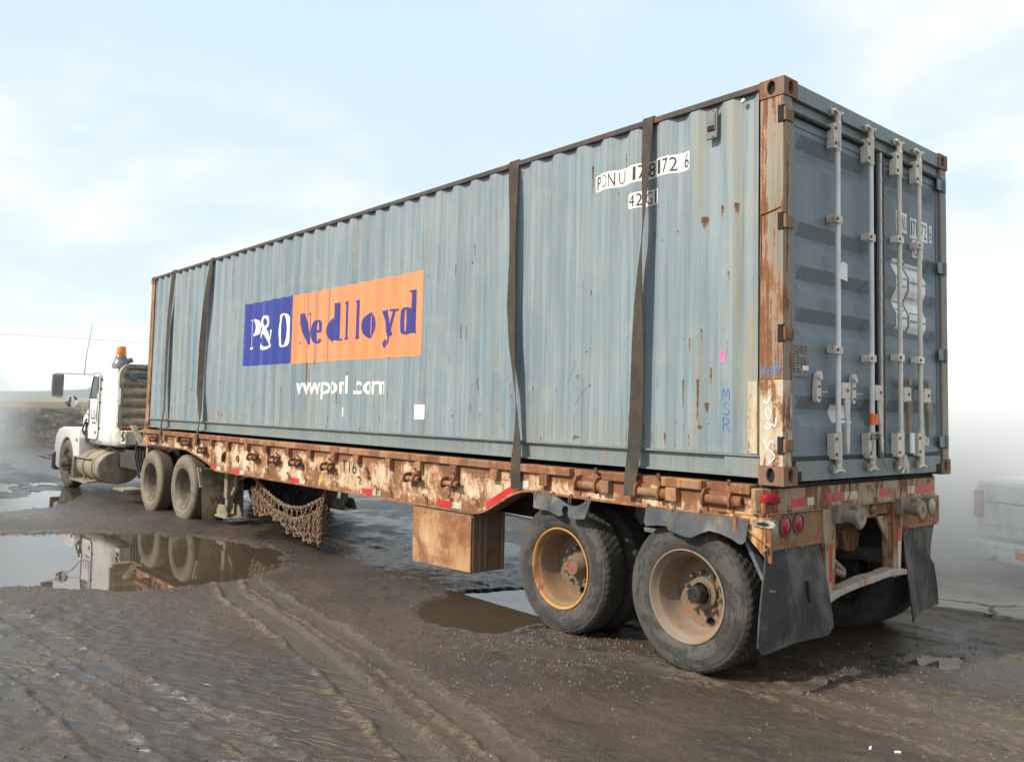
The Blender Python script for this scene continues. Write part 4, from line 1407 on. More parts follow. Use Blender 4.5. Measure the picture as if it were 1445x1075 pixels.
# lock rods
RX = [.632, 1.100, 1.540, 1.872]
for k, xr in enumerate(RX):
    mt, rmt = ('rod', 'cam') if k < 2 else ('rod_cream', 'rod_cream')
    yr = -.022
    rod = MB().cyl((xr, yr, Z0 + .13), (xr, yr, ZT - .13), .0175, n=14).build('lock_rod', mt, box_)
    # top and bottom cams: claw shaped
    for (zc, s) in ((ZT - .105, 1), (Z0 + .095, -1)):
        b2 = MB()
        b2.cyl((xr, yr, zc - s * .05), (xr, yr, zc), .022, n=12)
        b2.cyl((xr, yr, zc - s * .068), (xr, yr, zc - s * .05), .026, n=12)
        b2.prism([(xr - .062, zc + s * .030), (xr - .055, zc + s * .012), (xr - .022, zc + s * .004), (xr - .022, zc - s * .01), (xr + .022, zc - s * .01), (xr + .022, zc + s * .004), (xr + .062, zc + s * .014), (xr + .060, zc + s * .030), (xr + .02, zc + s * .020), (xr - .02, zc + s * .020)], 'y', yr - .018, yr + .016)
        b2.build('cam_lock', rmt, rod, bevel=.002)
        b3 = MB().box(xr - .075, xr - .048, -.028, .004, zc - .02, zc + .025).box(xr + .048, xr + .075, -.028, .004, zc - .02, zc + .025)
        b3.build('cam_keeper', 'post_dark', rod, bevel=.003)
    for zc, hh in ((3.60, .085), (1.51, .085)):
        b2 = MB()
        b2.box(xr - .068, xr + .02, -.034, .0235, zc - hh, zc + hh)
        b2.cyl((xr, yr, zc - hh - .015), (xr, yr, zc + hh + .015), .0235, n=12)
        for q in (-.6, .6):
            b2.cyl((xr - .048, -.042, zc + q * hh), (xr - .048, -.033, zc + q * hh), .013, n=8, mi=1)
        b2.build('guide_bracket', [rmt, 'steel'], rod, bevel=.003)
    for zc in (3.03, 2.15) if k != 1 else (2.98, 2.12):
        b2 = MB().box(xr - .070, xr + .026, -.044, -.012, zc - .026, zc + .026).box(xr - .07, xr - .03, -.0125, .0235, zc - .024, zc + .024)
        b2.cyl((xr - .048, -.052, zc), (xr - .048, -.043, zc), .012, n=8, mi=1)
        b2.build('guide_bracket', [rmt, 'steel'], rod, bevel=.003)
    # handle hub and handle
    hx = xr + .075
    zc = 1.885
    b2 = MB().box(xr + .012, hx + .042, -.048, -.022, zc - .058, zc + .050)
    b2.cyl((hx, -.056, zc), (hx, -.048, zc), .012, n=8, mi=1)
    b2.build('handle_hub', [rmt if k < 2 else 'cam', 'steel'], rod, bevel=.006)
    b2 = MB()
    if k < 2:
        tl = .015 if k else .0
        pr = [(hx - .034, zc - .06), (hx + .036, zc - .06), (hx + .026, 1.72), (hx + .030, 1.64), (hx + .022 + tl, 1.47), (hx + .0 + tl, 1.46), (hx - .012, 1.56), (hx - .010, 1.64), (hx - .030, 1.72)]
        b2.prism(pr, 'y', -.052, -.036)
    else:
        pr = [(hx - .03, zc - .05), (hx + .05, zc - .05), (hx + .065, 1.73), (hx + .03, 1.60), (hx - .005, 1.56), (hx - .022, 1.70)]
        b2.prism(pr, 'y', -.056, -.030)
    b2.build('door_handle', 'cam' if k < 2 else 'mud_metal', rod, bevel=.004)
    # catch
    cx_ = (.405, .868, hx + .02, hx + .01)[k]
    if k < 2:
        b2 = MB().prism([(cx_ - .03, 1.84), (cx_ - .02, 1.80), (cx_ + .01, 1.795), (cx_ + .028, 1.83), (cx_ + .022, 1.93), (cx_ + .045, 1.985), (cx_ + .03, 2.005), (cx_ - .005, 1.985), (cx_ - .02, 1.93)], 'y', -.012, .0235)
        b2.cyl((cx_, -.03, 1.96), (cx_, .0, 1.96), .020, n=8)
        b2.tube([(cx_ + .01, -.015, 1.865), (cx_ + .075, -.03, 1.866)], .004, 6)
        b2.cyl((cx_ - .004, -.02, 1.90), (cx_ - .004, -.0125, 1.90), .009, n=8, mi=1)
        b2.cyl((cx_ - .002, -.02, 1.83), (cx_ - .002, -.0125, 1.83), .009, n=8, mi=1)
        b2.build('handle_catch', ['cam', 'steel'], rod, bevel=.003)
    else:
        b2 = MB().cyl((cx_ + .01, -.05, 1.98), (cx_ + .01, .0, 1.98), .028, n=10).box(cx_ - .02, cx_ + .03, -.03, .0235, 1.93, 1.97)
        b2.tube([(cx_ + .03, -.03, 1.87), (cx_ + .10, -.04, 1.866)], .004, 6)
        b2.build('handle_catch', 'mud_metal', rod, bevel=.003)
    if k == 1:
        MB().cyl((xr, yr, 1.655), (xr, yr, 1.735), .0195, n=14).poly([(xr + .01, -.041, 1.735), (xr + .05, -.042, 1.73), (xr + .045, -.042, 1.70), (xr + .055, -.042, 1.66), (xr + .01, -.041, 1.655)]).build('orange_tape_band', 'orange_tape', rod)
        b2 = MB().tube([(xr - .02, -.05, 1.56), (xr + .03, -.055, 1.58), (xr + .10, -.04, 1.52), (xr + .16, -.02, 1.42), (xr + .21, -.03, 1.33)], .005, 6)
        b2.tube([(xr - .03, -.05, 1.57), (xr - .09, -.06, 1.46), (xr - .14, -.05, 1.42)], .004, 6)
        b2.tube([(xr - .06, -.045, 1.585), (xr, -.06, 1.60), (xr + .06, -.05, 1.58)], .010, 6)
        b2.build('tie_wire', 'post_dark', rod)
    if k == 2:
        MB().box(hx - .02, hx + .035, -.075, -.058, 1.45, 1.60).build('seal_tag', 'white_label', rod, bevel=.004)
        b2 = MB()
        for q in range(7):
            b2.tube([(xr + rs.uniform(-.02, .02), -.05, 1.44), (xr + rs.uniform(-.05, .05), -.06, 1.37), (xr + rs.uniform(-.06, .06), -.05, 1.31)], .007, 5)
        b2.build('frayed_rope', 'cam', rod)

# small louvre vent near the rear top of the side
b2 = MB().box(-.012, .008, .500, .588, 3.575, 3.775).box(-.020, -.0125, .512, .576, 3.63, 3.755)
for q in (3.59, 3.765):
    b2.cyl((-.02, .53, q), (-.011, .53, q), .007, n=8)
b2.build('vent', simple('vent_grey', (0.16, 0.16, 0.145), .6, var=.2, dirt=.2), box_, bevel=.003)
MB().box(-.024, -.0205, .518, .570, 3.632, 3.662).build('vent_slot_shade', 'black', box_, smooth=0)  # slot opening is a black block, its shade put in as colour
MB().lathe([(-.012, .001), (-.010, .012), (0.0, .018), (.004, .018)], 'x', (0.0, .30, 3.775), 12).build('grommet', 'cam', box_)

# ================================================================== TRAILER
tr = thing('semi_trailer', 'rusty cream drop-frame flatbed trailer carrying the container', 'trailer', (CW / 2, 5.0, 0))
TX0, TX1 = -0.075, CW + 0.075      # outer faces of the top rails
CX = CW / 2


def web_poly():
    up = 1.205
    pts = [(0.20, up), (0.20, 1.055), (2.28, 1.060)]
    for k in range(1, 9):
        t = k / 8
        pts.append((2.28 + (3.02 - 2.28) * t, 1.060 - (1.060 - .805) * (t * t * (3 - 2 * t))))
    pts += [(5.6, .802), (8.85, .790)]
    for k in range(1, 9):
        t = k / 8
        pts.append((8.85 + (10.05 - 8.85) * t, .790 + (1.030 - .790) * (t ** .85 * (1 - .15 * t) / .85)))
    pts += [(12.1, 1.035), (12.1, up)]
    return pts


WP = web_poly()
for s in (0, 1):
    fx = (lambda v: CW - v) if s else (lambda v: v)
    a, b_ = fx(-.045), fx(-.027)
    MB().prism(WP, 'x', min(a, b_), max(a, b_)).build('side_beam', 'cream', tr, smooth=0, label='near side beam, flaking cream paint over rust' if not s else None)
    # bottom flange following the web
    low = WP[1:-1]
    rows = []
    for (y, z) in low:
        rows.append([(fx(-.066), y, z + .002), (fx(.09), y, z + .002), (fx(.09), y, z - .014), (fx(-.066), y, z - .014)])
    mb = MB()
    mb.grid(rows, closed_u=True)
    mb.poly(rows[0])
    mb.poly(rows[-1])
    mb.build('bottom_flange', 'rail', tr, smooth=0)
    # top rail in lengths with gaps where the sliding winches sit at the rear
    segs = [(.19, .34), (.56, .90), (1.16, 1.46), (1.80, 5.9), (5.904, 12.1)] if not s else [(.19, 12.1)]
    for (p, q) in segs:
        a, b_ = fx(TX0), fx(.03)
        MB().prism([(a, 1.206), (a, 1.262), (a + (.006 if not s else -.006), 1.268), (b_, 1.268), (b_, 1.206)], 'y', p, q).build('top_rail', 'rail', tr, smooth=0, bevel=.005)
    if not s:
        for (p, q) in ((.341, .559), (.901, 1.159), (1.461, 1.799)):
            MB().box(-.026, .03, p, q, 1.206, 1.262).build('top_rail', 'rail', tr, smooth=0)
MB().box(.03, CW - .03, .12, 12.1, 1.225, 1.2655).build('deck', 'under', tr, smooth=0)
mb = MB()
for k in range(20):
    y = .55 + k * .605
    mb.box(.0, CW - .0, y, y + .08, 1.09, 1.224)
mb.build('cross_member', 'under', tr, smooth=0)
for xq in (.72, CW - .72):
    MB().prism([(.2, .95), (2.4, .95), (3.0, .72), (8.8, .72), (9.7, .95), (12.0, .95), (12.0, 1.089), (.2, 1.089)], 'x', xq - .06, xq + .06).build('main_rail', 'under', tr, smooth=0)
# lighter tail plate below the top rail behind the rear wheels (rusty orange wedge)
M['rust_orange'] = worn('rust_orange', (0.46, 0.24, 0.10), (0.55, 0.33, 0.16), 0.55, 4.5, 0.6, dirt=0.2, deep=0.3)
MB().prism([(.10, 1.075), (.36, 1.075), (.06, .80), (.045, .80), (.045, 1.075)], 'x', -.058, -.046).build('tail_wedge', 'rust_orange', tr, smooth=0)
MB().box(-.062, -.02, .10, .45, 1.0765, 1.094).box(-.044, .02, .10, .36, 1.096, 1.204).build('tail_bracket', 'rust_orange', tr, smooth=0, bevel=.004)
MB().hexa([(-.060, .05, .885), (-.045, .05, .885), (-.045, .24, .985), (-.060, .24, .985), (-.085, .05, .905), (-.045, .05, .905), (-.045, .22, 1.0), (-.085, .22, 1.0)]).build('light_shield', 'rust_orange', tr, smooth=0)
mb = MB().prism([(.10 + .055 * math.cos(a) + (.03 if math.cos(a) > 0 else -.03), 1.035 + .026 * math.sin(a)) for a in [k * math.pi / 8 for k in range(16)]], 'x', -.066, -.0585)
ml = mb.build('marker_light', 'clear_lens', tr, smooth=0, bevel=.003)
MB().prism([(.10 + .045 * math.cos(a), 1.035 + .011 * math.sin(a)) for a in [k * math.pi / 6 for k in range(12)]], 'x', -.069, -.0662).build('marker_lens', 'black', ml, smooth=0)

# stake pockets
proto = None
ys_sp = [10.95, 10.35, 9.62, 9.0, 8.42, 7.8, 7.22, 6.6, 6.05, 5.48, 4.985, 4.365, 3.84, 3.275, 2.70, 2.08, 1.42, .80]
for k, y in enumerate(ys_sp):
    if proto is None:
        proto = MB().box(-.026, .026, -.045, .045, -.045, .045).build('stake_pocket', 'rail', tr, local=True, smooth=0, bevel=.004)
        o = proto
    else:
        o = proto.copy()
        COL.objects.link(o)
    o.location = (-.0475 - .022 - CX, y - 5.0, 1.158)


# winches ----------------------------------------------------------------
def make_winch(scale=1.0):
    w = MB()
    # frame: two cheek plates and a back
    for y0 in (-.105, .075):
        w.prism([(-.005, -.045), (-.085, -.065), (-.115, -.04), (-.115, .01), (-.09, .05), (-.005, .06)], 'y', y0, y0 + .014)
    w.box(-.012, -.001, -.104, .088, -.04, .055)
    fr = w.build('winch', 'winch', tr, local=True, smooth=0, bevel=.003)
    d = MB().cyl((-.062, -.0905, -.012), (-.062, .0745, -.012), .030, n=14)
    d.build('drum', 'steel', fr, local=True)
    c = MB().lathe([(-.165, .012), (-.165, .024), (-.163, .034), (-.160, .036), (-.108, .036), (-.106, .046), (-.1055, .046)], 'y', (-.062, 0, -.012), 16)
    c.lathe([(-.164, .0115), (-.140, .0115), (-.140, .001)], 'y', (-.062, 0, -.012), 12, mi=1)
    c.build('ratchet_cap', ['winch', 'black'], fr, local=True)
    p = MB().prism([(-.02, .06), (-.05, .075), (-.075, .115), (-.066, .118), (-.035, .085), (-.005, .075)], 'y', -.09, -.07)
    p.cyl((-.045, -.085, .085), (-.045, -.055, .09), .010, n=8)
    p.build('pawl', 'winch', fr, local=True)
    return fr


w0 = make_winch()
wy = [3.93, 3.32, 5.60, 6.38, 6.95, 7.57, 9.31, 9.95, 11.42]
for k, y in enumerate(wy):
    z = 1.045 if y < 9.5 else 1.125
    if k == 0:
        o = w0
        o.location = (-.046 - CX, y - 5, z)
    else:
        o = copy_tree(w0, tr, (-.046 - CX, y - 5, z))
    o.scale = (.85, .88, .82)
for y in (1.62, 1.02, .44):
    o = copy_tree(w0, tr, (-.012 - CX, y - 5, 1.165))
    o.scale = (.85, 1.15, 1.05)
# rope hooks along the lower edge
hk = None
hooks = [(8.35, .90), (7.75, .87), (7.2, .88), (6.6, .86), (6.15, .84), (5.45, .85), (4.95, .93), (4.62, .86), (4.35, .86), (3.75, .85), (3.35, .87), (2.98, .89), (8.9, .90)]
for k, (y, z) in enumerate(hooks):
    pth = [(0, .035, .045), (-.018, .03, .05), (-.024, .018, .03), (-.020, .0, .040), (-.022, -.02, .03), (-.024, -.028, -.02), (-.018, -.026, -.03)]
    if hk is None:
        hk = MB().tube(pth, .0075, 6).build('rope_hook', 'steel', tr, local=True)
        o = hk
    else:
        o = hk.copy()
        COL.objects.link(o)
    o.location = (-.045 - CX, y - 5, z)
    o.rotation_euler = (rs.uniform(-.25, .25), 0, 0)
# larger bent hook, plate remnants, hanging hose piece
MB().tube([(-.046, 4.86, 1.075), (-.075, 4.83, 1.075), (-.08, 4.79, 1.05), (-.075, 4.76, .99), (-.06, 4.76, .97)], .013, 7).build('rope_hook', 'steel', tr)
MB().tube([(-.05, 8.55, 1.06), (-.075, 8.56, 1.03), (-.07, 8.58, .98), (-.065, 8.6, .93)], [.012, .022, .026, .018], 7).build('rag', 'under', tr)
b2 = MB()
b2.tube([(-.0455, 3.05, 1.13), (-.0470, 2.7, 1.125), (-.0455, 2.42, 1.115)], .0035, 5)
b2.build('weld_seam', 'steel', tr)
# T16 fleet number
vs, fs = text_piece('T16', 5.36, 5.04, 1.0, 1.135)
b2 = MB()
for f_ in fs:
    b2.poly([(-.0465, vs[i][0], vs[i][1]) for i in f_])
b2.build('fleet_number', 'black_print', tr, smooth=0)
MB().lathe([(-.047, .001), (-.0485, .038), (-.046, .038)], 'x', (0, 5.82, .90), 16).build('yellow_sticker', 'yellow', tr, smooth=0)
MB().poly([(-.0464, 7.14, 1.19), (-.0464, 7.22, 1.19), (-.0464, 7.24, .97), (-.0464, 7.2, .93), (-.0464, 7.16, 1.0)]).build('black_smear', 'black_print', tr, smooth=0)
MB().lathe([(-.046, .001), (-.062, .026), (-.064, .04), (-.046, .046)], 'x', (0, 8.13, .99), 14).build('side_light', 'steel', tr)
# reflective tape
for (y, z) in ((8.87, .822), (8.08, .820), (6.36, .828), (4.72, .838), (3.36, .842)):
    MB().box(-.048, -.0458, y - .02, y + .20, z - .028, z + .028).build('reflective_tape', 'red_tape', tr, smooth=0)
    MB().box(-.048, -.0458, y - .17, y - .022, z - .028, z + .028).build('reflective_tape', 'white_tape', tr, smooth=0)
for (y0, y1, mt) in ((2.84, 2.46, 'red_tape'), (2.455, 2.30, 'white_tape')):
    def zl_(y):
        t = min(1, max(0, (y - 2.28) / .74))
        return 1.06 - .255 * t * t * (3 - 2 * t)
    n_ = 5
    b2 = MB()
    for side_x in (-.0475, -.0460):
        b2.grid([[(side_x, y0 + (y1 - y0) * k / n_, zl_(y0 + (y1 - y0) * k / n_) + dzz) for k in range(n_ + 1)] for dzz in (.016, .078)])
    b2.build('reflective_tape', mt, tr, smooth=0)

# rear bumper beam with chamfered corners
bp = [(.13, .065), (2.31, .065), (2.50, .145), (2.50, .19), (-.06, .19), (-.085, .145)]
mb = MB().prism(bp, 'z', 1.100, 1.246)
mb.prism([(.125, .057), (2.315, .057), (2.51, .14), (2.51, .18), (-.07, .18), (-.095, .14)], 'z', 1.090, 1.0995)
mb.build('rear_bumper_beam', 'bumper', tr, smooth=0, bevel=.006)
for xq in (.95, 1.33, 1.36, 1.72):
    MB().tube([(xq, .063, 1.246), (xq + rs.uniform(-.03, .03), .0625, 1.19), (xq + rs.uniform(-.05, .03), .063, 1.12)], .005, 5).build('hanging_cable', 'steel', tr)
for (a, b_, mt) in ((.20, .385, 'red_tape'), (.39, .47, 'white_tape'), (.635, .865, 'red_tape'), (.87, 1.05, 'white_tape'), (1.30, 1.37, 'white_tape'), (1.375, 1.60, 'red_tape'), (1.83, 1.95, 'white_tape'), (1.955, 2.30, 'red_tape')):
    MB().box(a, b_, .0632, .0648, 1.135 if a > .5 else 1.128, 1.193 if a > .5 else 1.178).build('reflective_tape', mt, tr, smooth=0)
# red side marker lamp on the chamfer
dirv = Vector((.215, -.08, 0)).normalized()
nrm = Vector((-.08, -.215, 0)).normalized()
mid = Vector((.02, .105, 1.185))
b2 = MB()
rows = []
for d in (0.0, .018, .030):
    sh = 1 - .06 * (d > .01) - .30 * (d > .02)
    rows.append([mid + nrm * (d + .002) + dirv * (.072 * sh * math.copysign(abs(math.cos(a)) ** .45, math.cos(a))) + Vector((0, 0, .034 * sh * math.copysign(abs(math.sin(a)) ** .45, math.sin(a)))) for a in [k * math.pi / 16 for k in range(32)]])
b2.grid(rows, closed_u=True)
b2.poly(rows[-1])
b2.build('marker_lamp', 'red_lens', tr)
# lamp plates
mb = MB().prism([(-.045, 1.094), (.60, 1.094), (.60, .885), (.50, .880), (-.085, .868), (-.075, .92)], 'y', .078, .092)
mb.build('lamp_plate', 'steel', tr, smooth=0, bevel=.003)
MB().prism([(1.76, 1.094), (2.42, 1.094), (2.42, .885), (1.76, .885)], 'y', .078, .092).build('lamp_plate', 'steel', tr, smooth=0, bevel=.003)
MB().box(.761, 1.579, .10, .115, .985, 1.094).build('lamp_plate', 'steel', tr, smooth=0, bevel=.003)


def round_lamp(xc, zc, rz, rx, lens):
    c = lambda rr, d: [(xc + rx * rr * math.cos(a), .078 - d, zc + rz * rr * math.sin(a)) for a in [k * math.pi / 14 for k in range(28)]]
    b2 = MB().grid([c(1.22, 0), c(1.22, .012), c(1.02, .014), c(1.0, .006)], closed_u=True)
    o = b2.build('tail_lamp', 'bezel' if lens == 'red_lens' else 'clear_lens', tr)
    b3 = MB().grid([c(.99, .006), c(.8, .016), c(.4, .021), c(.02, .022)], closed_u=True)
    b3.build('lens', lens, o)
    return o


round_lamp(.005, 1.0, .048, .038, 'clear_lens')
round_lamp(.145, 1.01, .056, .054, 'red_lens')
round_lamp(.295, 1.018, .054, .052, 'red_lens')
round_lamp(2.02, 1.0, .040, .040, 'red_lens')
round_lamp(2.12, 1.018, .052, .050, 'red_lens')
round_lamp(2.27, 1.02, .052, .050, 'clear_lens')
for xq in (.97, 1.15, 1.33):
    b2 = MB().lathe([(.1, .034), (.085, .034), (.080, .028), (.074, .016), (.072, .001)], 'y', (xq, 0, 1.045), 16)
    b2.build('marker_lamp', simple('dirty_red', (0.20, 0.05, 0.04), .4, dirt=.4) if xq < 1 else bpy.data.materials.get('dirty_red'), tr)

# under-ride guard: two posts, bent bar
for (x0, x1, xb0, xb1, nm) in ((.585, .755, .645, .745, 'guard_post'), (1.585, 1.76, 1.60, 1.705, 'guard_post')):
    mb = MB().hexa([(xb0, .065, .53), (xb1, .065, .53), (xb1, .15, .53), (xb0, .15, .53), (x0, .062, 1.089), (x1, .062, 1.089), (x1, .16, 1.089), (x0, .16, 1.089)])
    mb.build(nm, 'bumper', tr, smooth=0, bevel=.005)
MB().prism([(1.40, 1.0), (1.585, 1.0), (1.585, .80), (1.56, .80)], 'y', .10, .115).build('gusset', 'bumper', tr, smooth=0)
mb = MB()
rows = []
for k in range(13):
    t = k / 12
    xq = .60 + 1.15 * t
    z = .475 + .055 * math.sin(t * math.pi * .8) + .035 * t
    y = .03 + .012 * math.sin(t * 9)
    hh = .045 + .006 * math.sin(t * 17)
    rows.append([(xq, y, z), (xq, y + .10, z), (xq, y + .10, z + hh), (xq, y, z + hh)])
mb.grid(rows, closed_u=True)
mb.poly(rows[0]).poly(rows[-1])
mb.build('guard_bar', worn('guard_bar_paint', (0.34, 0.29, 0.25), (0.40, 0.35, 0.31), .3, 8, .7, dirt=.4), tr, smooth=0, bevel=.006)
MB().poly([(.672, .0618, .60), (.705, .0618, .60), (.70, .0605, .86), (.665, .0605, .86)]).build('reflective_tape', 'red_tape', tr, smooth=0)
MB().poly([(1.655, .0618, .80), (1.705, .0618, .80), (1.715, .0602, .90), (1.665, .0602, .90)]).build('reflective_tape', 'red_tape', tr, smooth=0)
MB().poly([(1.665, .0622, .56), (1.70, .0622, .56), (1.703, .0614, .795), (1.657, .0614, .795)]).build('reflective_tape', 'white_tape', tr, smooth=0)
# two big muddy chain-binder sockets on the rear beam
for xq, sc_ in ((.80, 1.0), (1.72, .9)):
    b2 = MB()
    zc = 1.045
    b2.box(xq - .10, xq + .16, .015, .066, zc - .05, zc + .065)
    b2.cyl((xq - .02, .02, zc), (xq - .03, -.10, zc - .012), .042, .050, 14)
    b2.lathe([(-.10, .020), (-.112, .026), (-.112, .056), (-.098, .06), (-.085, .056)], 'y', (xq - .03, 0, zc - .012), 16, rfun=lambda h_, r_, k: r_ * (1.0 + (.16 if (k % 4 < 2 and r_ > .05) else 0)))
    b2.lathe([(-.111, .026), (-.085, .024), (-.085, .001)], 'y', (xq - .03, 0, zc - .012), 12, mi=1)
    b2.cyl((xq + .11, .02, zc + .005), (xq + .11, -.06, zc), .048, .040, 14)
    b2.prism([(xq + .06, zc - .04), (xq + .17, zc - .05), (xq + .19, zc + .03), (xq + .12, zc + .07), (xq + .06, zc + .06)], 'y', -.03, .014)
    b2.build('load_binder', ['mud_metal', 'black'], tr, bevel=.002)
# bent rod, brake chamber, blue coupling seen through the gap
b2 = MB().tube([(.80, .33, .86), (.80, .35, .80), (1.02, .22, .62), (1.10, .2, .585), (1.15, .22, .60), (1.08, .40, .78), (.98, .5, .86)], .024, 8)
b2.tube([(.78, .3, .84), (.83, .28, .80), (.86, .3, .74)], .045, 9)
b2.build('bent_rod', worn('brown_rod', (.26, .20, .15), (.30, .24, .18), .3, 8, .7), tr)
b2 = MB().lathe([(.50, .02), (.50, .13), (.52, .15), (.62, .15), (.64, .165), (.67, .165), (.69, .15), (.8, .14)], 'y', (1.62, 0, .82), 24)
b2.prism([(1.40, 1.05), (1.40, .80), (1.46, .70), (1.56, .68), (1.64, .72), (1.67, .80), (1.67, 1.05)], 'y', .36, .46)
b2.build('brake_chamber', 'steel', tr, bevel=.006)
b2 = MB()
for q in range(3):
    b2.tube([(1.10 + .035 * math.cos(a) + .03 * q, .30, .80 + .035 * math.sin(a)) for a in [k * math.pi / 6 for k in range(12)]], .010, 6, closed=True)
b2.build('air_hose', 'blue_cap', tr)
b2 = MB().cyl((.80, .32, .92), (1.5, .30, .90), .03, n=8).tube([(1.2, .3, .95), (1.25, .35, .8), (1.3, .5, .7)], .014, 6).box(.9, 1.6, .45, .5, .86, .98)
b2.build('air_pipe', 'under', tr)

# mud flaps
def flap(name, rows, mat, thick=.012, label=None, bolts=()):
    """rows of points top to bottom on the outer face; thickened backwards (+y)"""
    b2 = MB()
    fr = rows
    bk = [[(p[0], p[1] + thick, p[2]) for p in r_] for r_ in rows]
    b2.grid(fr)
    b2.grid(bk)
    for a, c in ((fr[0], bk[0]), (fr[-1], bk[-1])):
        b2.grid([a, c])
    b2.grid([[r_[0] for r_ in fr], [r_[0] for r_ in bk]])
    b2.grid([[r_[-1] for r_ in fr], [r_[-1] for r_ in bk]])
    o = b2.build(name, mat, tr, smooth=50, label=label)
    for (bx, by, bz) in bolts:
        MB().lathe([(by - .010, .001), (by - .009, .010), (by, .012)], 'y', (bx, 0, bz), 8).build('bolt', 'steel', o)
    return o


rows = []
for k in range(15):
    t = k / 14
    z = .885 - .60 * t
    xl = -.065 - .13 * t ** 1.4 - .012 * math.sin(t * 3)
    xr_ = .535 + .105 * t ** .8
    if t > .9:
        cut = (t - .9) / .1
        xl += .05 * cut ** 2.5
        xr_ -= .07 * cut ** 2.5
    row = []
    for j in range(13):
        s_ = j / 12
        y = .075 - .035 * t + .018 * math.sin(s_ * 3.1 + 1.0) * t + .010 * math.sin(s_ * 7 + t * 4) * t - .02 * math.sin(t * 3.14) * s_
        row.append((xl + (xr_ - xl) * s_, y, z - .012 * (1 - s_) * (1 - t) - .02 * t * (1 - s_) + .0))
    rows.append(row)
fl = flap('mud_flap', rows, 'rubber_flap', label='near side black mud flap with a slit', bolts=[(-.03, .072, .855), (.14, .072, .862), (.33, .072, .866), (.50, .072, .868)])
b2 = MB().prism([(.345, .64), (.350, .575), (.375, .515), (.384, .53), (.372, .60), (.356, .655)], 'y', .033, .052)
b2.build('slit', 'black', fl, smooth=0)  # shade inside the slit, painted as a black sliver on the flap
MB().box(-.09, .56, .060, .074, .872, .892).build('flap_hanger', 'steel', tr, bevel=.003)
rows = []
for k in range(15):
    t = k / 14
    z = .885 - .66 * t
    row = []
    for j in range(11):
        s_ = j / 10
        xl = 1.765 + .08 * t
        xr_ = 2.33 - .06 * math.sin(t * 3.0) * (t < .5) + .13 * sstep(.25, 1.0, t)
        y = .08 + .05 * math.sin(s_ * 3.2 - .6) * t * (1 - .3 * t) - .03 * t + .04 * t * s_
        row.append((xl + (xr_ - xl) * s_, float(y), z - (.02 * t if j > 0 else .05 * t) + .012 * t * s_))
    rows.append([tuple(float(q) for q in p) for p in row])
flap('mud_flap', rows, 'rubber_flap', label='far side mud flap, curled and dusty', bolts=[(1.82, .078, .86), (1.95, .078, .86), (2.1, .078, .86), (2.25, .078, .86)])
MB().box(1.75, 2.36, .062, .079, .872, .892).build('flap_hanger', 'steel', tr, bevel=.003)

# torn rubber fenders hanging from hooks over the rear tyres
def side_flap(poly, x0, wav, holes=(), label=None):
    bm = bmesh.new()
    vs = [bm.verts.new((0, p[0], p[1])) for p in poly]
    bm.faces.new(vs)
    y0, y1 = min(p[0] for p in poly), max(p[0] for p in poly)
    z0, z1 = min(p[1] for p in poly), max(p[1] for p in poly)
    for k in range(1, 12):
        c = y0 + (y1 - y0) * k / 12
        bmesh.ops.bisect_plane(bm, geom=bm.verts[:] + bm.edges[:] + bm.faces[:], plane_co=(0, c, 0), plane_no=(0, 1, 0))
    for k in range(1, 5):
        c = z0 + (z1 - z0) * k / 5
        bmesh.ops.bisect_plane(bm, geom=bm.verts[:] + bm.edges[:] + bm.faces[:], plane_co=(0, 0, c), plane_no=(0, 0, 1))
    for v in bm.verts:
        t = (z1 - v.co.z) / (z1 - z0)
        s_ = (v.co.y - y0) / (y1 - y0)
        v.co.x = x0 - .035 * t + wav * math.sin(s_ * 8 + t * 2) * t + .5 * wav * math.sin(s_ * 19 + 1) * t
    bmesh.ops.solidify(bm, geom=bm.faces[:], thickness=.010)
    off = tr.location
    for v in bm.verts:
        v.co -= off
    bmesh.ops.recalc_face_normals(bm, faces=bm.faces)
    me = bpy.data.meshes.new('fender_flap')
    bm.to_mesh(me)
    bm.free()
    me.materials.append(M['flap_grey'])
    me.polygons.foreach_set('use_smooth', [True] * len(me.polygons))
    me.set_sharp_from_angle(angle=R(50))
    o = bpy.data.objects.new('fender_flap', me)
    COL.objects.link(o)
    o.parent = tr
    if label:
        o['label'] = label
    return o


side_flap([(2.20, 1.055), (2.05, 1.06), (1.90, 1.035), (1.76, .985), (1.68, .995), (1.57, 1.055), (1.555, 1.04), (1.60, .905), (1.66, .900), (1.72, .905), (1.745, .90), (1.765, .925), (1.775, .975), (1.80, .985), (1.83, .98), (1.835, .95), (1.815, .915), (1.85, .90), (1.9, .91), (2.0, .925), (2.17, .935), (2.185, 1.0)], -.075, .012,
          label='torn rubber fender flap over the leading tyre')
side_flap([(1.02, 1.055), (.22, 1.05), (.19, 1.035), (.20, .92), (.22, .90), (.245, .90), (.30, .925), (.38, .945), (.47, .955), (.52, .935), (.60, .895), (.66, .895), (.74, .905), (.80, .915), (.83, .945), (.90, .94), (1.0, .925), (1.025, .95)], -.075, .008,
          label='rubber fender flap over the rearmost tyre')
hk2 = None
for y in (2.16, 1.97, 1.78, 1.60, 1.0, .79, .56, .29):
    pth = [(-.055, 0, 1.06), (-.075, .0, 1.075), (-.090, .004, 1.06), (-.092, .006, 1.01), (-.085, .004, .995), (-.080, -.006, 1.01), (-.082, -.008, 1.05)]
    if hk2 is None:
        hk2 = MB().tube([(p[0], p[1], p[2] - 1.03) for p in pth], .0055, 6).build('flap_hook', 'steel', tr, local=True)
        o = hk2
    else:
        o = hk2.copy()
        COL.objects.link(o)
    o.location = (-CX, y - 5, 1.03)
    o.rotation_euler = (rs.uniform(-.3, .3), 0, 0)
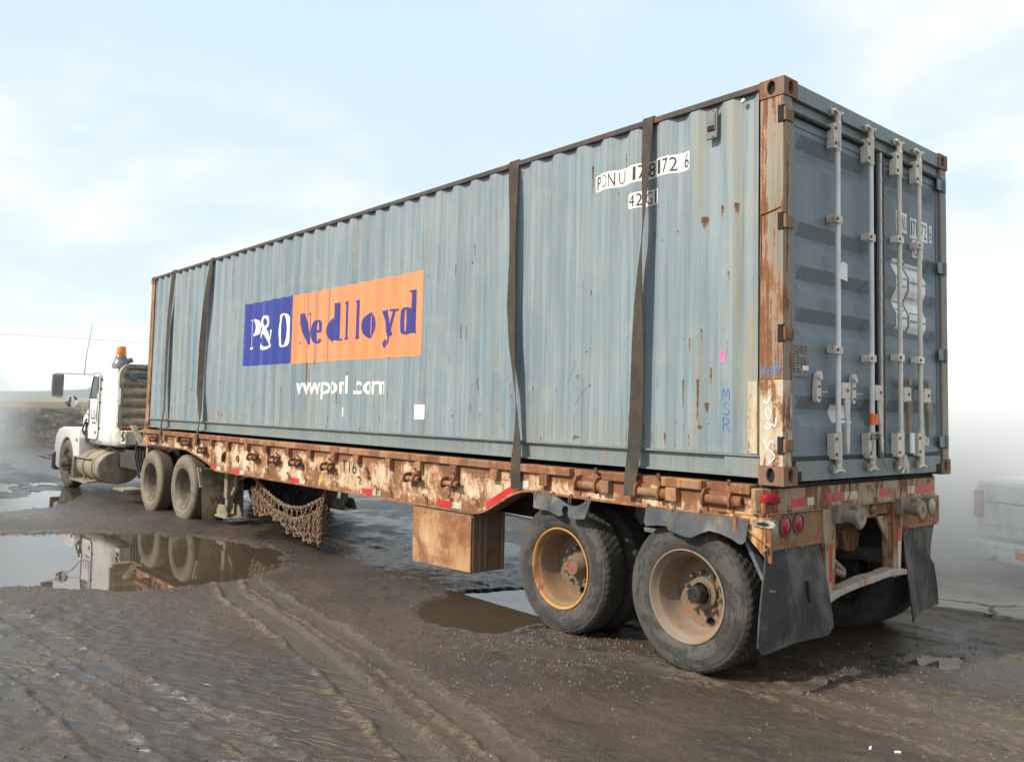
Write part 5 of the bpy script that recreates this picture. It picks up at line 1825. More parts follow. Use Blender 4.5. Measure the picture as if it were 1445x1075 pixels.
MB().hexa([(-.10, .265, .93), (-.085, .265, .93), (-.085, .295, .93), (-.10, .295, .93), (-.10, .27, 1.07), (-.085, .27, 1.07), (-.085, .30, 1.07), (-.10, .30, 1.07)]).build('hanger_strap', 'steel', tr, bevel=.003)
# sloping stay behind the last tyre
MB().hexa([(-.045, .06, .62), (.02, .06, .62), (.02, .085, .62), (-.045, .085, .62), (-.045, .30, 1.05), (.02, .30, 1.05), (.02, .33, 1.05), (-.045, .33, 1.05)]).build('flap_stay', simple('grey_stay', (.10, .11, .12), .6), tr, smooth=0)

# tool box slung under the near beam
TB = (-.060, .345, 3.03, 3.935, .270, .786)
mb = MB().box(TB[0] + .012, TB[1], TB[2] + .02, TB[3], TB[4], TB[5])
tb = mb.build('tool_box', 'tan_shaded', tr, smooth=0, bevel=.006)
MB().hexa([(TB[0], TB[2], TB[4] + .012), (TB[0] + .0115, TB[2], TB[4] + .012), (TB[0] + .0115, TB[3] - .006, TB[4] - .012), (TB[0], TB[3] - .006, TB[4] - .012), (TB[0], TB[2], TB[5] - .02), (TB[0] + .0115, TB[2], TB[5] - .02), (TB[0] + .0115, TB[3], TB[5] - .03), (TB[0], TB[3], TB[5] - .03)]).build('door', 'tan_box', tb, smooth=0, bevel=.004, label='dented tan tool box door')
mb = MB()
for (a, b_) in ((-.04, -.012), (.035, .055), (.105, .125), (.30, .325)):
    mb.box(a, b_, TB[2] - .006, TB[2] + .0195, TB[4] + .01, TB[5] - .01)
mb.box(-.03, .32, TB[2] + .004, TB[2] + .0195, TB[4] + .01, TB[4] + .035)
mb.build('frame_bar', 'tan_shaded', tb, smooth=0, bevel=.003)

# landing gear
for xq in (.28, CW - .28):
    mb = MB().box(xq - .06, xq + .06, 9.10, 9.22, .36, 1.0).box(xq - .045, xq + .045, 9.115, 9.205, .20, .37)
    lg = mb.build('landing_leg', 'mud_metal', tr, bevel=.005)
    mb = MB().prism([(8.98, .10), (9.34, .10), (9.38, .14), (9.27, .27), (9.05, .27), (8.94, .14)], 'x', xq - .11, xq - .09)
    mb.prism([(8.98, .10), (9.34, .10), (9.38, .14), (9.27, .27), (9.05, .27), (8.94, .14)], 'x', xq + .09, xq + .11)
    mb.hexa([(xq - .15, 8.92, .10), (xq + .15, 8.92, .10), (xq + .15, 9.40, .10), (xq - .15, 9.40, .10), (xq - .12, 8.98, .125), (xq + .12, 8.98, .125), (xq + .12, 9.34, .125), (xq - .12, 9.34, .125)])
    mb.build('foot', 'mud_metal', lg, bevel=.003)
    MB().tube([(xq + .02, 9.12, .60), (xq + .1, 8.6, .74), (xq + .15, 8.1, .80)], .022, 7).tube([(xq - .02, 9.0, .42), (xq, 8.93, .55), (xq, 8.9, .85)], .03, 8).build('brace', 'mud_metal', lg)
MB().tube([(.28, 9.16, .7), (CW - .28, 9.16, .7)], .02, 8).build('cross_shaft', 'under', tr)

# bulky things under the deck: spare carrier, far side boxes (dark)
MB().box(CW - .36, CW + .02, 3.2, 4.2, .35, .79).build('tool_box', 'tan_shaded', tr, smooth=0, bevel=.006, label='far side tool box')


# ---- wheels -------------------------------------------------------------
TR_, TW_ = .502, .275


def tyre_mesh(name, mat, n=232, cut=True):
    half = [(.050, .292), (.036, .300), (.022, .318), (.009, .350), (.002, .385), (.003, .410), (.006, .4135), (.006, .4165), (.009, .436), (.016, .456), (.019, .458), (.020, .463), (.026, .478), (.030, .479), (.033, .486), (.046, .497)]
    tread = []
    for gpos in (.075, .115, .150, .190):
        tread += [(gpos, TR_), (gpos + .002, TR_ - .014), (gpos + .010, TR_ - .014), (gpos + .012, TR_)]
    prof = half + [(.056, TR_ - .001)] + tread + [(TW_ - .056, TR_ - .001)] + [(TW_ - a, r_) for a, r_ in half[::-1]]

    def rf(h_, r_, k):
        if cut and r_ > .480:
            ph = (k + int(h_ * 40)) % 4
            return r_ - (.008 if ph == 0 else 0)
        return r_
    b2 = MB().lathe(prof, 'x', (0, 0, 0), n, rfun=rf)
    # flattened where it carries weight
    b2.v = [(v[0] - (.012 * max(0, (-v[2] - .40) / .1) ** 1.0 if v[0] < .1 and v[2] < -.40 else 0), v[1], max(v[2], -TR_ + .016)) for v in b2.v]
    return b2.build(name, mat, None, smooth=32)


def make_wheel(rim_mat, tyre_obj_mat, root, style='outer', holes=((-1.05,), )):
    """wheel with its axle along x, outer face towards -x; returns part (rim mesh) with children tyre, hub"""
    dp = .222 if style == 'outer' else .05
    b2 = MB()
    # lip, barrel
    b2.lathe([(.048, .291), (.030, .305), (.022, .312), (.016, .312), (.014, .304), (.026, .292)], 'x', n=56)
    b2.lathe([(.026, .292), (.045, .286), (.060, .270), (.072, .264), (dp * .5 + .03, .260), (dp * .8 + .02, .252), (dp + .02, .238)] if style == 'outer' else [(.026, .292), (.040, .282), (.05, .27), (.06, .25), (dp + .02, .238)], 'x', n=56, mi=3)
    b2.lathe([(.048, .2905), (.24, .2905)], 'x', n=32)
    # disc with five hand holes: sectors with an oval each
    fn = lambda th, r_, d: (dp + .02 - .022 * (1 - abs(r_ - .17) / .07) * 0 + d + (.238 - r_) * -.06, r_ * math.cos(th), r_ * math.sin(th))
    ns = 1
    for k in range(ns):
        th0 = 2 * math.pi * k / ns + R(257)
        # split in three patches so that arcs stay round
        w = 2 * math.pi
        b2.plate_hole(th0 - .28, th0 + .28, .150, .238, th0, .195, .205, .031, fn, .02, 20, mi=1)
        rows = [[fn(th0 + .28 + (w - .56) * q / 24, r_, 0) for q in range(25)] for r_ in (.150, .18, .21, .238)]
        b2.grid(rows, mi=1)
    b2.lathe([(fn(0, .1502, 0)[0], .1502), (fn(0, .150, 0)[0], .085)], 'x', n=40, mi=1)
    b2.lathe([(dp + .045, .238), (dp + .05, .08)], 'x', n=24, mi=2)
    rim = b2.build('wheel', [rim_mat, 'rim_disc' if rim_mat != 'rim_mud' else 'rim_mud', 'black', 'rim_barrel' if rim_mat == 'rim_orange' else rim_mat], root, local=True, smooth=30)
    tyre = tyre_mesh('tyre', tyre_obj_mat)
    tyre.parent = rim
    return rim


def hub(parent, cap, dp=.222, big=False):
    b2 = MB()
    xd = dp + .012
    if cap == 'black_cap':
        b2.lathe([(xd + .01, .112), (xd - .03, .108), (xd - .036, .078), (xd - .055, .072)], 'x', n=28, mi=1)
        b2.lathe([(xd - .055, .060), (xd - .125, .056), (xd - .132, .050), (xd - .133, .034), (xd - .128, .032), (xd - .128, .018), (xd - .132, .016), (xd - .132, .001)], 'x', n=28, rfun=lambda h_, r_, k: r_ * (1 + (.05 if (k % 4 < 2 and r_ > .045) else 0)))
        mats = [simple('hub_black', (.018, .018, .02), .5, var=.2, dirt=.1), 'rim_disc']
    elif cap == 'red_cap':
        b2.lathe([(xd + .01, .092), (xd - .03, .088), (xd - .045, .078), (xd - .075, .070), (xd - .083, .064), (xd - .084, .052), (xd - .078, .046)], 'x', n=28)
        b2.lathe([(xd - .078, .046), (xd - .082, .020), (xd - .083, .001)], 'x', n=20, mi=1)
        mats = ['rim_disc', simple('hub_red', (.28, .06, .05), .5, dirt=.3)]
    else:
        b2.lathe([(xd + .01, .10), (xd - .03, .09), (xd - .07, .07), (xd - .085, .05), (xd - .085, .001)], 'x', n=24)
        mats = ['rim_mud', 'rim_mud']
    hb_ = b2.build('hub', mats, parent, local=True)
    b3 = MB()
    nut = None
    for k in range(10):
        a = 2 * math.pi * k / 10 + .2
        if cap == 'mud':
            b3.cyl((xd - .030, .138 * math.cos(a), .138 * math.sin(a)), (xd + .008, .138 * math.cos(a), .138 * math.sin(a)), .016, n=6)
            continue
        if nut is None:
            nut = MB().cyl((-.026, 0, 0), (.008, 0, 0), .0145, n=6).cyl((-.040, 0, 0), (-.026, 0, 0), .009, n=6).build('lug_nut', 'rim_disc', parent, local=True)
            o = nut
        else:
            o = nut.copy()
            COL.objects.link(o)
        o.location = (xd, .138 * math.cos(a), .138 * math.sin(a))
    if cap == 'mud':
        b3.build('lug_nuts', 'rim_mud', parent, local=True, kind='stuff')
    return hb_


WZ = TR_ - .016
axl = {0: .71, 1: 1.93}
w_rear = make_wheel('rim', 'tyre', tr)
hub(w_rear, 'black_cap')
w_rear.location = (-.055 - CX, .71 - 5, WZ)
w_rear['label'] = 'rearmost near side wheel with rusty rim and black hub cap'
w_front = make_wheel('rim_orange', 'tyre', tr)
hub(w_front, 'red_cap')
w_front.location = (-.055 - CX, 1.93 - 5, WZ)
w_front['label'] = 'leading near side wheel with orange rim and red hub centre'
inner = make_wheel('rim_mud', 'tyre', tr, 'inner')
inner.location = (-.055 + .325 - CX, .71 - 5, WZ)
copy_tree(inner, tr, (-.055 + .325 - CX, 1.93 - 5, WZ))
for y in (.71, 1.93):
    copy_tree(inner, tr, (CX + .055 - .325, y - 5, WZ), math.pi)
    copy_tree(inner, tr, (CX + .055, y - 5, WZ), math.pi)
    b2 = MB().cyl((.2, y, WZ), (CW - .2, y, WZ), .065, n=14)
    b2.cyl((.50, y, WZ), (.58, y, WZ), .21, n=24).cyl((CW - .58, y, WZ), (CW - .50, y, WZ), .21, n=24)
    b2.build('axle', 'under', tr)
for xq in (.78, CW - .78):
    MB().box(xq - .05, xq + .05, .1, 2.5, .62, .72).box(xq - .06, xq + .06, 1.1, 1.45, .72, 1.0).build('leaf_spring', 'under', tr, bevel=.01)

# ================================================================== tyre chains
tc = thing('tyre_chains', 'bundle of rusty tyre chains hanging in loops under the trailer beam', 'tyre chains', (.12, 6.9, .1))


def chain(path, name='chain', pitch=.044):
    P_ = [Vector(p) for p in path]
    # resample
    out = [P_[0]]
    acc = 0.0
    for a, b_ in zip(P_[:-1], P_[1:]):
        L = (b_ - a).length
        if L < 1e-6:
            continue
        t = pitch - acc
        while t <= L:
            out.append(a.lerp(b_, t / L))
            t += pitch
        acc = L - (t - pitch)
    b2 = MB()
    for k in range(len(out) - 1):
        a, b_ = out[k], out[k + 1]
        t = (b_ - a).normalized()
        s1 = t.cross(Vector((1, 0, 0)))
        if s1.length < .1:
            s1 = t.cross(Vector((0, 0, 1)))
        s1.normalize()
        s2 = t.cross(s1)
        ang = .6 if k % 2 else .6 + math.pi / 2
        ang += rs.uniform(-.4, .4)
        w = s1 * math.cos(ang) + s2 * math.sin(ang)
        c = (a + b_) / 2
        pts = []
        for j in range(8):
            q = 2 * math.pi * j / 8
            pts.append(c + t * (.034 * math.cos(q)) + w * (.018 * math.sin(q)))
        b2.tube(pts, .0075, 4, closed=True)
    return b2.build(name, 'chain', tc, smooth=60, kind='stuff')


def cat(p, q, sag, n=20):
    p, q = Vector(p), Vector(q)
    return [p.lerp(q, k / n) + Vector((0, 0, -sag * 4 * (k / n) * (1 - k / n))) for k in range(n + 1)]


top = [(.13, 7.95, .735), (.12, 7.75, .66), (.11, 7.5, .585), (.10, 7.25, .525), (.09, 7.0, .485), (.085, 6.75, .478), (.085, 6.5, .50), (.09, 6.25, .57), (.10, 6.05, .65), (.10, 5.98, .735)]
top2 = [(p[0] - .005, p[1] + .02 * math.sin(i), p[2] - .115 - .02 * (i % 2)) for i, p in enumerate(top)]


def smooth_path(pts, n=6):
    P_ = [Vector(p) for p in pts]
    P_ = [P_[0]] + P_ + [P_[-1]]
    o_ = []
    for k in range(1, len(P_) - 2):
        for j in range(n):
            t = j / n
            a, b_, c, d = P_[k - 1], P_[k], P_[k + 1], P_[k + 2]
            o_.append(0.5 * ((2 * b_) + (c - a) * t + (2 * a - 5 * b_ + 4 * c - d) * t * t + (3 * b_ - a - 3 * c + d) * t ** 3))
    o_.append(P_[-2])
    return o_


st, st2 = smooth_path(top), smooth_path(top2)
chain(st)
chain(st2)
for k in range(3, len(st) - 2, 3):
    chain([st[k], st2[min(k + rs.randint(-1, 2), len(st2) - 1)]])
for layer in range(3):
    for k in range(0, len(st2) - 4, 3):
        a = st2[k] + Vector((.035 * layer - .03, 0, 0))
        b_ = st2[min(k + 4 + rs.randint(0, 3), len(st2) - 1)] + Vector((.035 * layer - .03, 0, 0))
        yc = (a.y + b_.y) / 2
        low = .30 - .17 * sstep(7.4, 6.3, yc) if layer < 2 else .40 - .13 * sstep(7.5, 6.6, yc)
        if yc > 7.3:
            low += .0
        low += rs.uniform(-.04, .07)
        sag = max(.05, (a.z + b_.z) / 2 - float(low))
        chain(cat(a, b_, sag * .98, 14))
MB().cyl((.13, 7.97, .72), (.13, 7.97, .80), .02, n=8).cyl((.10, 5.97, .72), (.10, 5.97, .80), .02, n=8).cyl((.13, 7.97, .735), (.30, 7.97, .735), .012, n=8).build('hanging_hook', 'steel', tc)

# ================================================================== tie-down straps
def strap(label, yt, yb, prof, zbot, far_y):
    """prof: list of (z, x offset from the side, width factor angle, y shift); angle 0 = flat on the side"""
    root = thing('tie_down_strap', label, 'strap', (0, yt, Z0), 0, 'webbing straps over the container')
    W_ = .100
    rows = []
    P_ = []
    # over the roof from the far side
    for (x_, z_) in ((CW + .09, 1.18), (CW + .03, 2.4), (CW + .012, ZT - .06), (CW + .004, ZT + .004), (CW * .75, ZT + .008), (CW * .5, ZT + .006), (CW * .25, ZT + .008)):
        P_.append((x_, far_y if z_ < 2 else yt, z_, 0, 'roof' if z_ > ZT else 'far'))
    P_.append((-.002, yt, ZT + .006, 0, 'roof'))
    n_ = 46
    for k in range(n_ + 1):
        z = ZT - .006 + (zbot - ZT + .006) * k / n_
        zz_ = [p[0] for p in prof][::-1]
        xo = float(np.interp(z, zz_, [p[1] for p in prof][::-1]))
        an = float(np.interp(z, zz_, [p[2] for p in prof][::-1]))
        ys_ = float(np.interp(z, zz_, [p[3] for p in prof][::-1]))
        y = yt + (yb - yt) * (k / n_) + ys_
        P_.append((xo, y, z, an, 'side'))
    for (x_, y, z, an, kd) in P_:
        wv = Vector((math.sin(an), math.cos(an), 0)) * (W_ / 2)
        nv = Vector((-math.cos(an), math.sin(an), 0)) if kd == 'side' else (Vector((0, 0, 1)) if kd == 'roof' else Vector((1, 0, 0)))
        c = Vector((x_, y, z))
        th = nv * .0022
        rows.append([c - wv + th, c + wv + th, c + wv - th, c - wv - th])
    b2 = MB().grid(rows, closed_u=True)
    b2.poly(rows[0]).poly(rows[-1])
    b2.build('webbing', 'web', root, smooth=50)
    # stitched seam bands
    return root


strap('rearmost strap, broad brown webbing crossing the white container number', 1.11, 1.165,
      [(3.87, -.006, -.05, 0), (3.6, -.022, .15, -.005), (3.35, -.035, .45, -.010), (3.15, -.045, .70, -.015), (2.98, -.05, .84, -.01), (2.85, -.050, .70, .0), (2.5, -.048, .25, .01), (2.2, -.046, -.10, .008), (1.8, -.05, -.35, .0), (1.45, -.060, -.40, 0), (1.28, -.085, -.25, 0), (1.18, -.100, 0, 0), (1.12, -.098, 0, 0)], 1.115, 1.1)
strap('second strap from the rear, twisted brown webbing to the right of the website lettering', 2.615, 2.42,
      [(3.87, -.006, -.3, 0), (3.7, -.020, -.25, .0), (3.4, -.026, .05, .01), (3.0, -.03, .15, .03), (2.6, -.032, -.1, .055), (2.3, -.034, .15, .06), (2.0, -.036, .55, .04), (1.80, -.038, .72, .02), (1.6, -.042, .45, .01), (1.4, -.055, .0, .0), (1.3, -.080, -.2, -.01), (1.2, -.090, -.25, -.01), (1.07, -.075, -.3, .0)], 1.06, 2.5)
strap('strap just left of the blue logo panel, dark webbing tapering to a thin edge', 9.47, 9.56,
      [(3.87, -.006, .0, 0), (3.6, -.025, -.20, .02), (3.1, -.045, -.55, .05), (2.6, -.05, -.75, .07), (2.2, -.05, -.7, .07), (1.9, -.055, -.6, .06), (1.6, -.05, -.1, .02), (1.45, -.055, .25, 0), (1.25, -.085, .1, 0), (1.1, -.095, .1, 0)], 1.10, 9.5)
strap('frontmost strap near the tractor end, thin and seen almost edge on', 11.07, 11.13,
      [(3.87, -.006, -.35, 0), (3.5, -.02, -.3, .03), (3.0, -.03, -.1, .08), (2.5, -.035, -.05, .07), (2.0, -.035, .05, .05), (1.6, -.04, .1, .02), (1.3, -.085, .1, 0), (1.12, -.095, 0, 0)], 1.12, 11.1)

# ================================================================== TRACTOR UNIT (local coordinates)
tk = thing('truck_tractor', 'white day-cab truck tractor with amber beacon and muddy fuel tank hitched to the trailer', 'truck', (1.165, 10.25, -.05), .022)


def rrect(x0, x1, y0, y1, r, n=6, rf=None):
    """rounded rectangle; rf = radius at the y1 end"""
    rf = r if rf is None else rf
    out = []
    for (cx, cy, a, rr) in ((x0 + r, y0 + r, 180, r), (x1 - r, y0 + r, 270, r), (x1 - rf, y1 - rf, 0, rf), (x0 + rf, y1 - rf, 90, rf)):
        for k in range(n + 1):
            q = R(a + 90 * k / n)
            out.append((cx + rr * math.cos(q), cy + rr * math.sin(q)))
    return out


cabx = 1.03
cy0, cy1 = 3.72, 5.62
mb = MB()
rings = []
for (z, ins, fr, rr) in ((.92, .06, 0, .2), (.96, .015, 0, .22), (1.05, 0, 0, .22), (1.55, 0, 0, .22), (1.80, .0, 0, .22), (2.05, .012, .10, .22), (2.30, .03, .22, .22), (2.38, .05, .28, .23), (2.44, .10, .36, .25), (2.485, .20, .48, .27), (2.51, .36, .62, .28)):
    rings.append([(p[0], p[1], z) for p in rrect(-cabx + ins, cabx - ins, cy0 + ins * .8, cy1 - fr - ins * .5, rr, 7, .10)])
mb.grid(rings, closed_u=True)
mb.poly(rings[-1]).poly(rings[0][::-1])
cab = mb.build('cab', 'truck_white', tk, local=True, smooth=50)
# door, hinged panel standing proud, with a rounded rear lower corner
dpoly = [(5.50, 1.02)] + [(4.98 + .14 * math.cos(R(-90 - k * 15)) * 1.0, 1.16 + .14 * math.sin(R(-90 - k * 15))) for k in range(0, 7)] + [(4.84, 2.30), (4.90, 2.345), (5.28, 2.345), (5.50, 1.85)]
dpoly = [(5.50, 1.02), (4.98, 1.02), (4.91, 1.04), (4.86, 1.09), (4.84, 1.16), (4.84, 2.28), (4.90, 2.33), (5.26, 2.33), (5.36, 2.15), (5.50, 1.82)]
for s in (-1, 1):
    a, b_ = sorted((s * (cabx + .012), s * (cabx - .05)))
    d = MB().prism(dpoly, 'x', a, b_).build('door', 'truck_white', tk, local=True, smooth=0, bevel=.006)
    xo = s * (cabx + .0125)
    seam = MB().tube([(xo, p[0], p[1]) for p in dpoly], .007, 5, closed=True)
    seam.build('door_seal', 'under', d, local=True)
    MB().prism([(5.46, 1.84), (4.93, 1.84), (4.93, 2.25), (5.24, 2.26), (5.34, 2.12)], 'x', *sorted((s * (cabx + .016), s * (cabx - .02)))).build('window', 'glass', d, local=True, smooth=0)
    MB().tube([(s * (cabx + .017), p[0], p[1]) for p in [(5.46, 1.84), (4.93, 1.84), (4.93, 2.25), (5.24, 2.26), (5.34, 2.12)]], .012, 5, closed=True).build('window_frame', 'under', d, local=True)
    if s < 0:
        vs, fs = text_piece('L.S.C', 5.33, 4.90, 1.42, 1.60, .01)
        b2 = MB()
        for f_ in fs:
            b2.poly([(-cabx - .0145, vs[i][0], vs[i][1]) for i in f_])
        k = 0
        while k < 5:
            b2.box(-cabx - .0145, -cabx - .0135, 5.02 + k * .062 - .05, 5.02 + k * .062 - .01, 1.33, 1.365)
            k += 1
        b2.build('lettering', 'letter_blue', d, local=True, smooth=0)
        MB().lathe([(-cabx - .030, .001), (-cabx - .028, .03), (-cabx - .012, .045)], 'x', (0, 5.0, 1.17), 12).build('lock', 'mirror_grey', d, local=True)
        MB().tube([(-cabx - .04, 4.80, 1.95), (-cabx - .055, 4.80, 1.9), (-cabx - .055, 4.80, 1.42), (-cabx - .04, 4.80, 1.38)], .016, 8).build('grab_handle', 'chrome', d, local=True)
        b2 = MB()
        vs, fs = text_piece('Great Cab', 5.42, 4.62, .962, 1.012)
        for f_ in fs:
            b2.poly([(-cabx - .003, vs[i][0], vs[i][1]) for i in f_])
        b2.build('lettering', 'black_print', cab, local=True, smooth=0)
    for zq in (1.25, 1.75, 2.02, 2.2):
        MB().cyl((s * (cabx + .02), 4.79, zq), (s * (cabx - .01), 4.79, zq), .022, n=8).build('hinge_bolt', 'under', d, local=True)
# windscreen
MB().hexa([(-.9, 5.625, 1.78), (.9, 5.625, 1.78), (.9, 5.6, 1.78), (-.9, 5.6, 1.78), (-.82, 5.385, 2.33), (.82, 5.385, 2.33), (.82, 5.36, 2.33), (-.82, 5.36, 2.33)]).build('windscreen', 'glass', cab, local=True, smooth=0)
# hood
rings = []
for (y, w, zb, zt) in ((5.58, .98, .95, 1.80), (5.9, .95, .95, 1.76), (6.4, .85, .95, 1.68), (6.9, .76, .9, 1.58), (7.12, .70, .85, 1.48), (7.2, .62, .85, 1.36)):
    rings.append([(-w, y, zb), (-w, y, zt - .16), (-w * .93, y, zt - .06), (-w * .78, y, zt), (w * .78, y, zt), (w * .93, y, zt - .06), (w, y, zt - .16), (w, y, zb)])
mb = MB().grid(rings, closed_u=True)
mb.poly(rings[0]).poly(rings[-1])
hood = mb.build('hood', 'truck_white', tk, local=True, smooth=40, bevel=.02)
for s in (-1, 1):
    arc = [(6.38 + .545 * math.cos(R(a)), .47 + .545 * math.sin(R(a))) for a in range(195, -16, -15)]
    fp = [(7.26, .40), (7.30, .80), (7.22, 1.04), (7.05, 1.17), (6.75, 1.225), (6.3, 1.235), (5.85, 1.235), (5.62, 1.20), (5.52, 1.05), (5.50, .45), (5.74, .40)] + arc
    MB().prism(fp, 'x', *sorted((s * 1.20, s * .62))).build('fender', 'truck_white', tk, local=True, smooth=0, bevel=.03)
    MB().prism([(7.14, .30), (7.40, .30), (7.42, .62), (7.14, .70)], 'x', *sorted((s * 1.215, s * .6))).build('bumper_end', 'rubber_flap', tk, local=True, smooth=0, bevel=.02)
MB().lathe([(-1.235, .001), (-1.23, .03), (-1.20, .035)], 'x', (0, 5.62, 1.0), 10).build('side_marker', 'amber', tk, local=True)
MB().box(-.6, .6, 7.2, 7.42, .3, .68).build('bumper', 'chrome', tk, local=True, bevel=.02)
MB().tube([(-1.06, 5.55, 1.42), (-1.12, 5.60, 1.2), (-1.05, 5.50, .95), (-1.0, 5.1, .90)], .018, 7).tube([(-1.04, 5.60, 1.35), (-1.07, 5.55, 1.1), (-1.03, 5.44, .94)], .022, 7).build('rubber_strap', 'under', tk, local=True)
# mirrors
b2 = MB().tube([(-cabx + .05, 5.30, 2.31), (-1.3, 5.52, 2.315), (-1.66, 5.66, 2.315)], .014, 7)
b2.tube([(-cabx, 5.46, 1.80), (-1.3, 5.56, 1.80), (-1.62, 5.64, 1.84)], .012, 7)
b2.tube([(-cabx, 5.52, 1.48), (-1.2, 5.55, 1.66), (-1.36, 5.58, 1.74)], .010, 6)
b2.tube([(-1.60, 5.66, 2.33), (-1.60, 5.66, 1.82)], .012, 6)
ma = b2.build('mirror_arm', 'chrome', tk, local=True)
b2 = MB()
pr = rrect(-1.715, -1.505, 1.845, 2.30, .03, 4)
b2.prism(pr, 'y', 5.60, 5.68)
m1_ = b2.build('side_mirror', 'chrome', ma, local=True, smooth=40)
MB().prism(rrect(-1.690, -1.530, 1.875, 2.27, .02, 4), 'y', 5.594, 5.599)
MB().prism(rrect(-1.690, -1.530, 1.875, 2.27, .02, 4), 'y', 5.592, 5.598).build('mirror_glass', 'mirror_grey', ma, local=True, smooth=0)
b2 = MB().lathe([(5.50, .001), (5.502, .06), (5.508, .105), (5.516, .118), (5.53, .118), (5.56, .08), (5.575, .001)], 'y', (-1.37, 0, 1.765), 24)
b2.build('convex_mirror', 'mirror', ma, local=True)
MB().tube([(-1.18, 5.45, 2.30), (-1.17, 5.40, 2.70), (-1.10, 5.36, 3.35)], [.010, .007, .004], 6).build('antenna', 'mirror_grey', tk, local=True)
# beacon on its pedestal and cab roof lamps
b2 = MB().lathe([(2.40, .16), (2.48, .155), (2.53, .12), (2.58, .105), (2.62, .10), (2.64, .09)], 'z', (-.98, 3.86, 0), 20)
b2.cyl((-.93, 3.80, 2.52), (-.80, 3.78, 2.57), .05, n=10)
bc = b2.build('beacon_base', 'mirror_grey', tk, local=True)
MB().lathe([(2.64, .085), (2.66, .088), (2.80, .080), (2.815, .072), (2.815, .001)], 'z', (-.98, 3.86, 0), 20).build('beacon', 'amber', bc, local=True)
for k, xq in enumerate((-.72, -.36, 0, .36, .72)):
    b2 = MB().lathe([(2.48, .085), (2.53, .075), (2.555, .045), (2.56, .001)], 'z', (xq, 4.05 if k else 4.55, 0), 14)
    b2.build('roof_lamp', 'mirror_grey', tk, local=True)
# cab guard with ribbed panels behind the cab
gy = 3.38
gp = rrect(-1.14, 1.14, 1.30, 2.47, .02, 3)
outer = []
for k in range(9):
    a = R(180 - k * 90 / 8)
    outer.append((-1.14 + .20 + .20 * math.cos(a), 2.27 + .20 * math.sin(a)))
path = [(-1.14, 1.30)] + outer + [(-p[0], p[1]) for p in outer[::-1]] + [(1.14, 1.30)]
b2 = MB()
rows = []
for k, (px, pz) in enumerate(path):
    p0, p1 = path[max(k - 1, 0)], path[min(k + 1, len(path) - 1)]
    t = Vector((p1[0] - p0[0], p1[1] - p0[1])).normalized()
    n_ = Vector((-t.y, t.x))
    q = Vector((px, pz))
    a, c = q, q - n_ * .075
    rows.append([(a.x, gy - .03, a.y), (c.x, gy - .03, c.y), (c.x, gy + .06, c.y), (a.x, gy + .06, a.y)])
b2.grid(rows, closed_u=True)
b2.poly(rows[0]).poly(rows[-1])
guard = b2.build('cab_guard', simple('guard_frame', (.46, .42, .34), .6, var=.2, dirt=.4, dirtcol=(.26, .22, .17)), tk, local=True, smooth=40)
zr_ = np.linspace(1.31, 2.42, 7)
M['guard_panel'] = simple('guard_panel', (.42, .35, .27), .75, var=.25, scale=14, dirt=.4, dirtcol=(.32, .265, .20), bump=.2, bscale=60)
for k in range(6):
    z0, z1 = zr_[k], zr_[k + 1]
    rows = []
    for j in range(9):
        t = j / 8
        z = z0 + (z1 - z0) * t
        off = -.035 * math.sin(math.pi * min(1, t / .8)) if t < .8 else .012
        rows.append([(-1.085, gy + .02 + off, z), (1.085, gy + .02 + off, z)])
    MB().grid(rows).build('panel', 'guard_panel', guard, local=True, smooth=60)
MB().box(-1.10, 1.10, gy - .02, gy + .03, 1.245, 1.305).build('guard_sill', 'truck_dirty', guard, local=True)
MB().box(-1.06, -.62, gy - .0235, gy - .0205, 1.25, 1.30).build('reflective_tape', 'red_tape', guard, local=True, smooth=0)
MB().box(-.60, -.30, gy - .0235, gy - .0205, 1.25, 1.30).build('reflective_tape', 'white_tape', guard, local=True, smooth=0)
b2 = MB().lathe([(gy + .0, .07), (gy - .06, .075), (gy - .07, .06), (gy - .066, .02), (gy - .07, .001)], 'y', (-.90, 0, 2.24), 18)
b2.build('work_lamp', 'mirror_grey', guard, local=True)
MB().box(-.82, -.48, gy - .045, gy - .02, 2.22, 2.31).build('label_plate', simple('plate_blue', (.10, .16, .20), .5), guard, local=True, bevel=.004)
MB().tube([(-.60, gy - .02, 1.95), (-.50, gy - .09, 1.98), (-.2, gy - .09, 2.0), (-.1, gy - .02, 2.0)], .035, 8).build('hose_hanger', 'rubber_seal', guard, local=True)
MB().tube([(-1.13, gy - .05, 1.70), (-1.13, gy - .075, 1.72), (-1.13, gy - .075, 1.98), (-1.13, gy - .05, 2.0)], .018, 7).build('grab_handle', 'chrome', guard, local=True)
# body below the guard
MB().box(-.96, .96, 3.45, 3.74, .98, 1.24).build('cab_sill', 'truck_dirty', tk, local=True, bevel=.02)
MB().tube([(-.98, 3.5, 1.22), (-1.02, 3.45, 1.15), (-.99, 3.42, 1.08), (-1.03, 3.40, 1.05)], .02, 6).build('hook', 'under', tk, local=True)
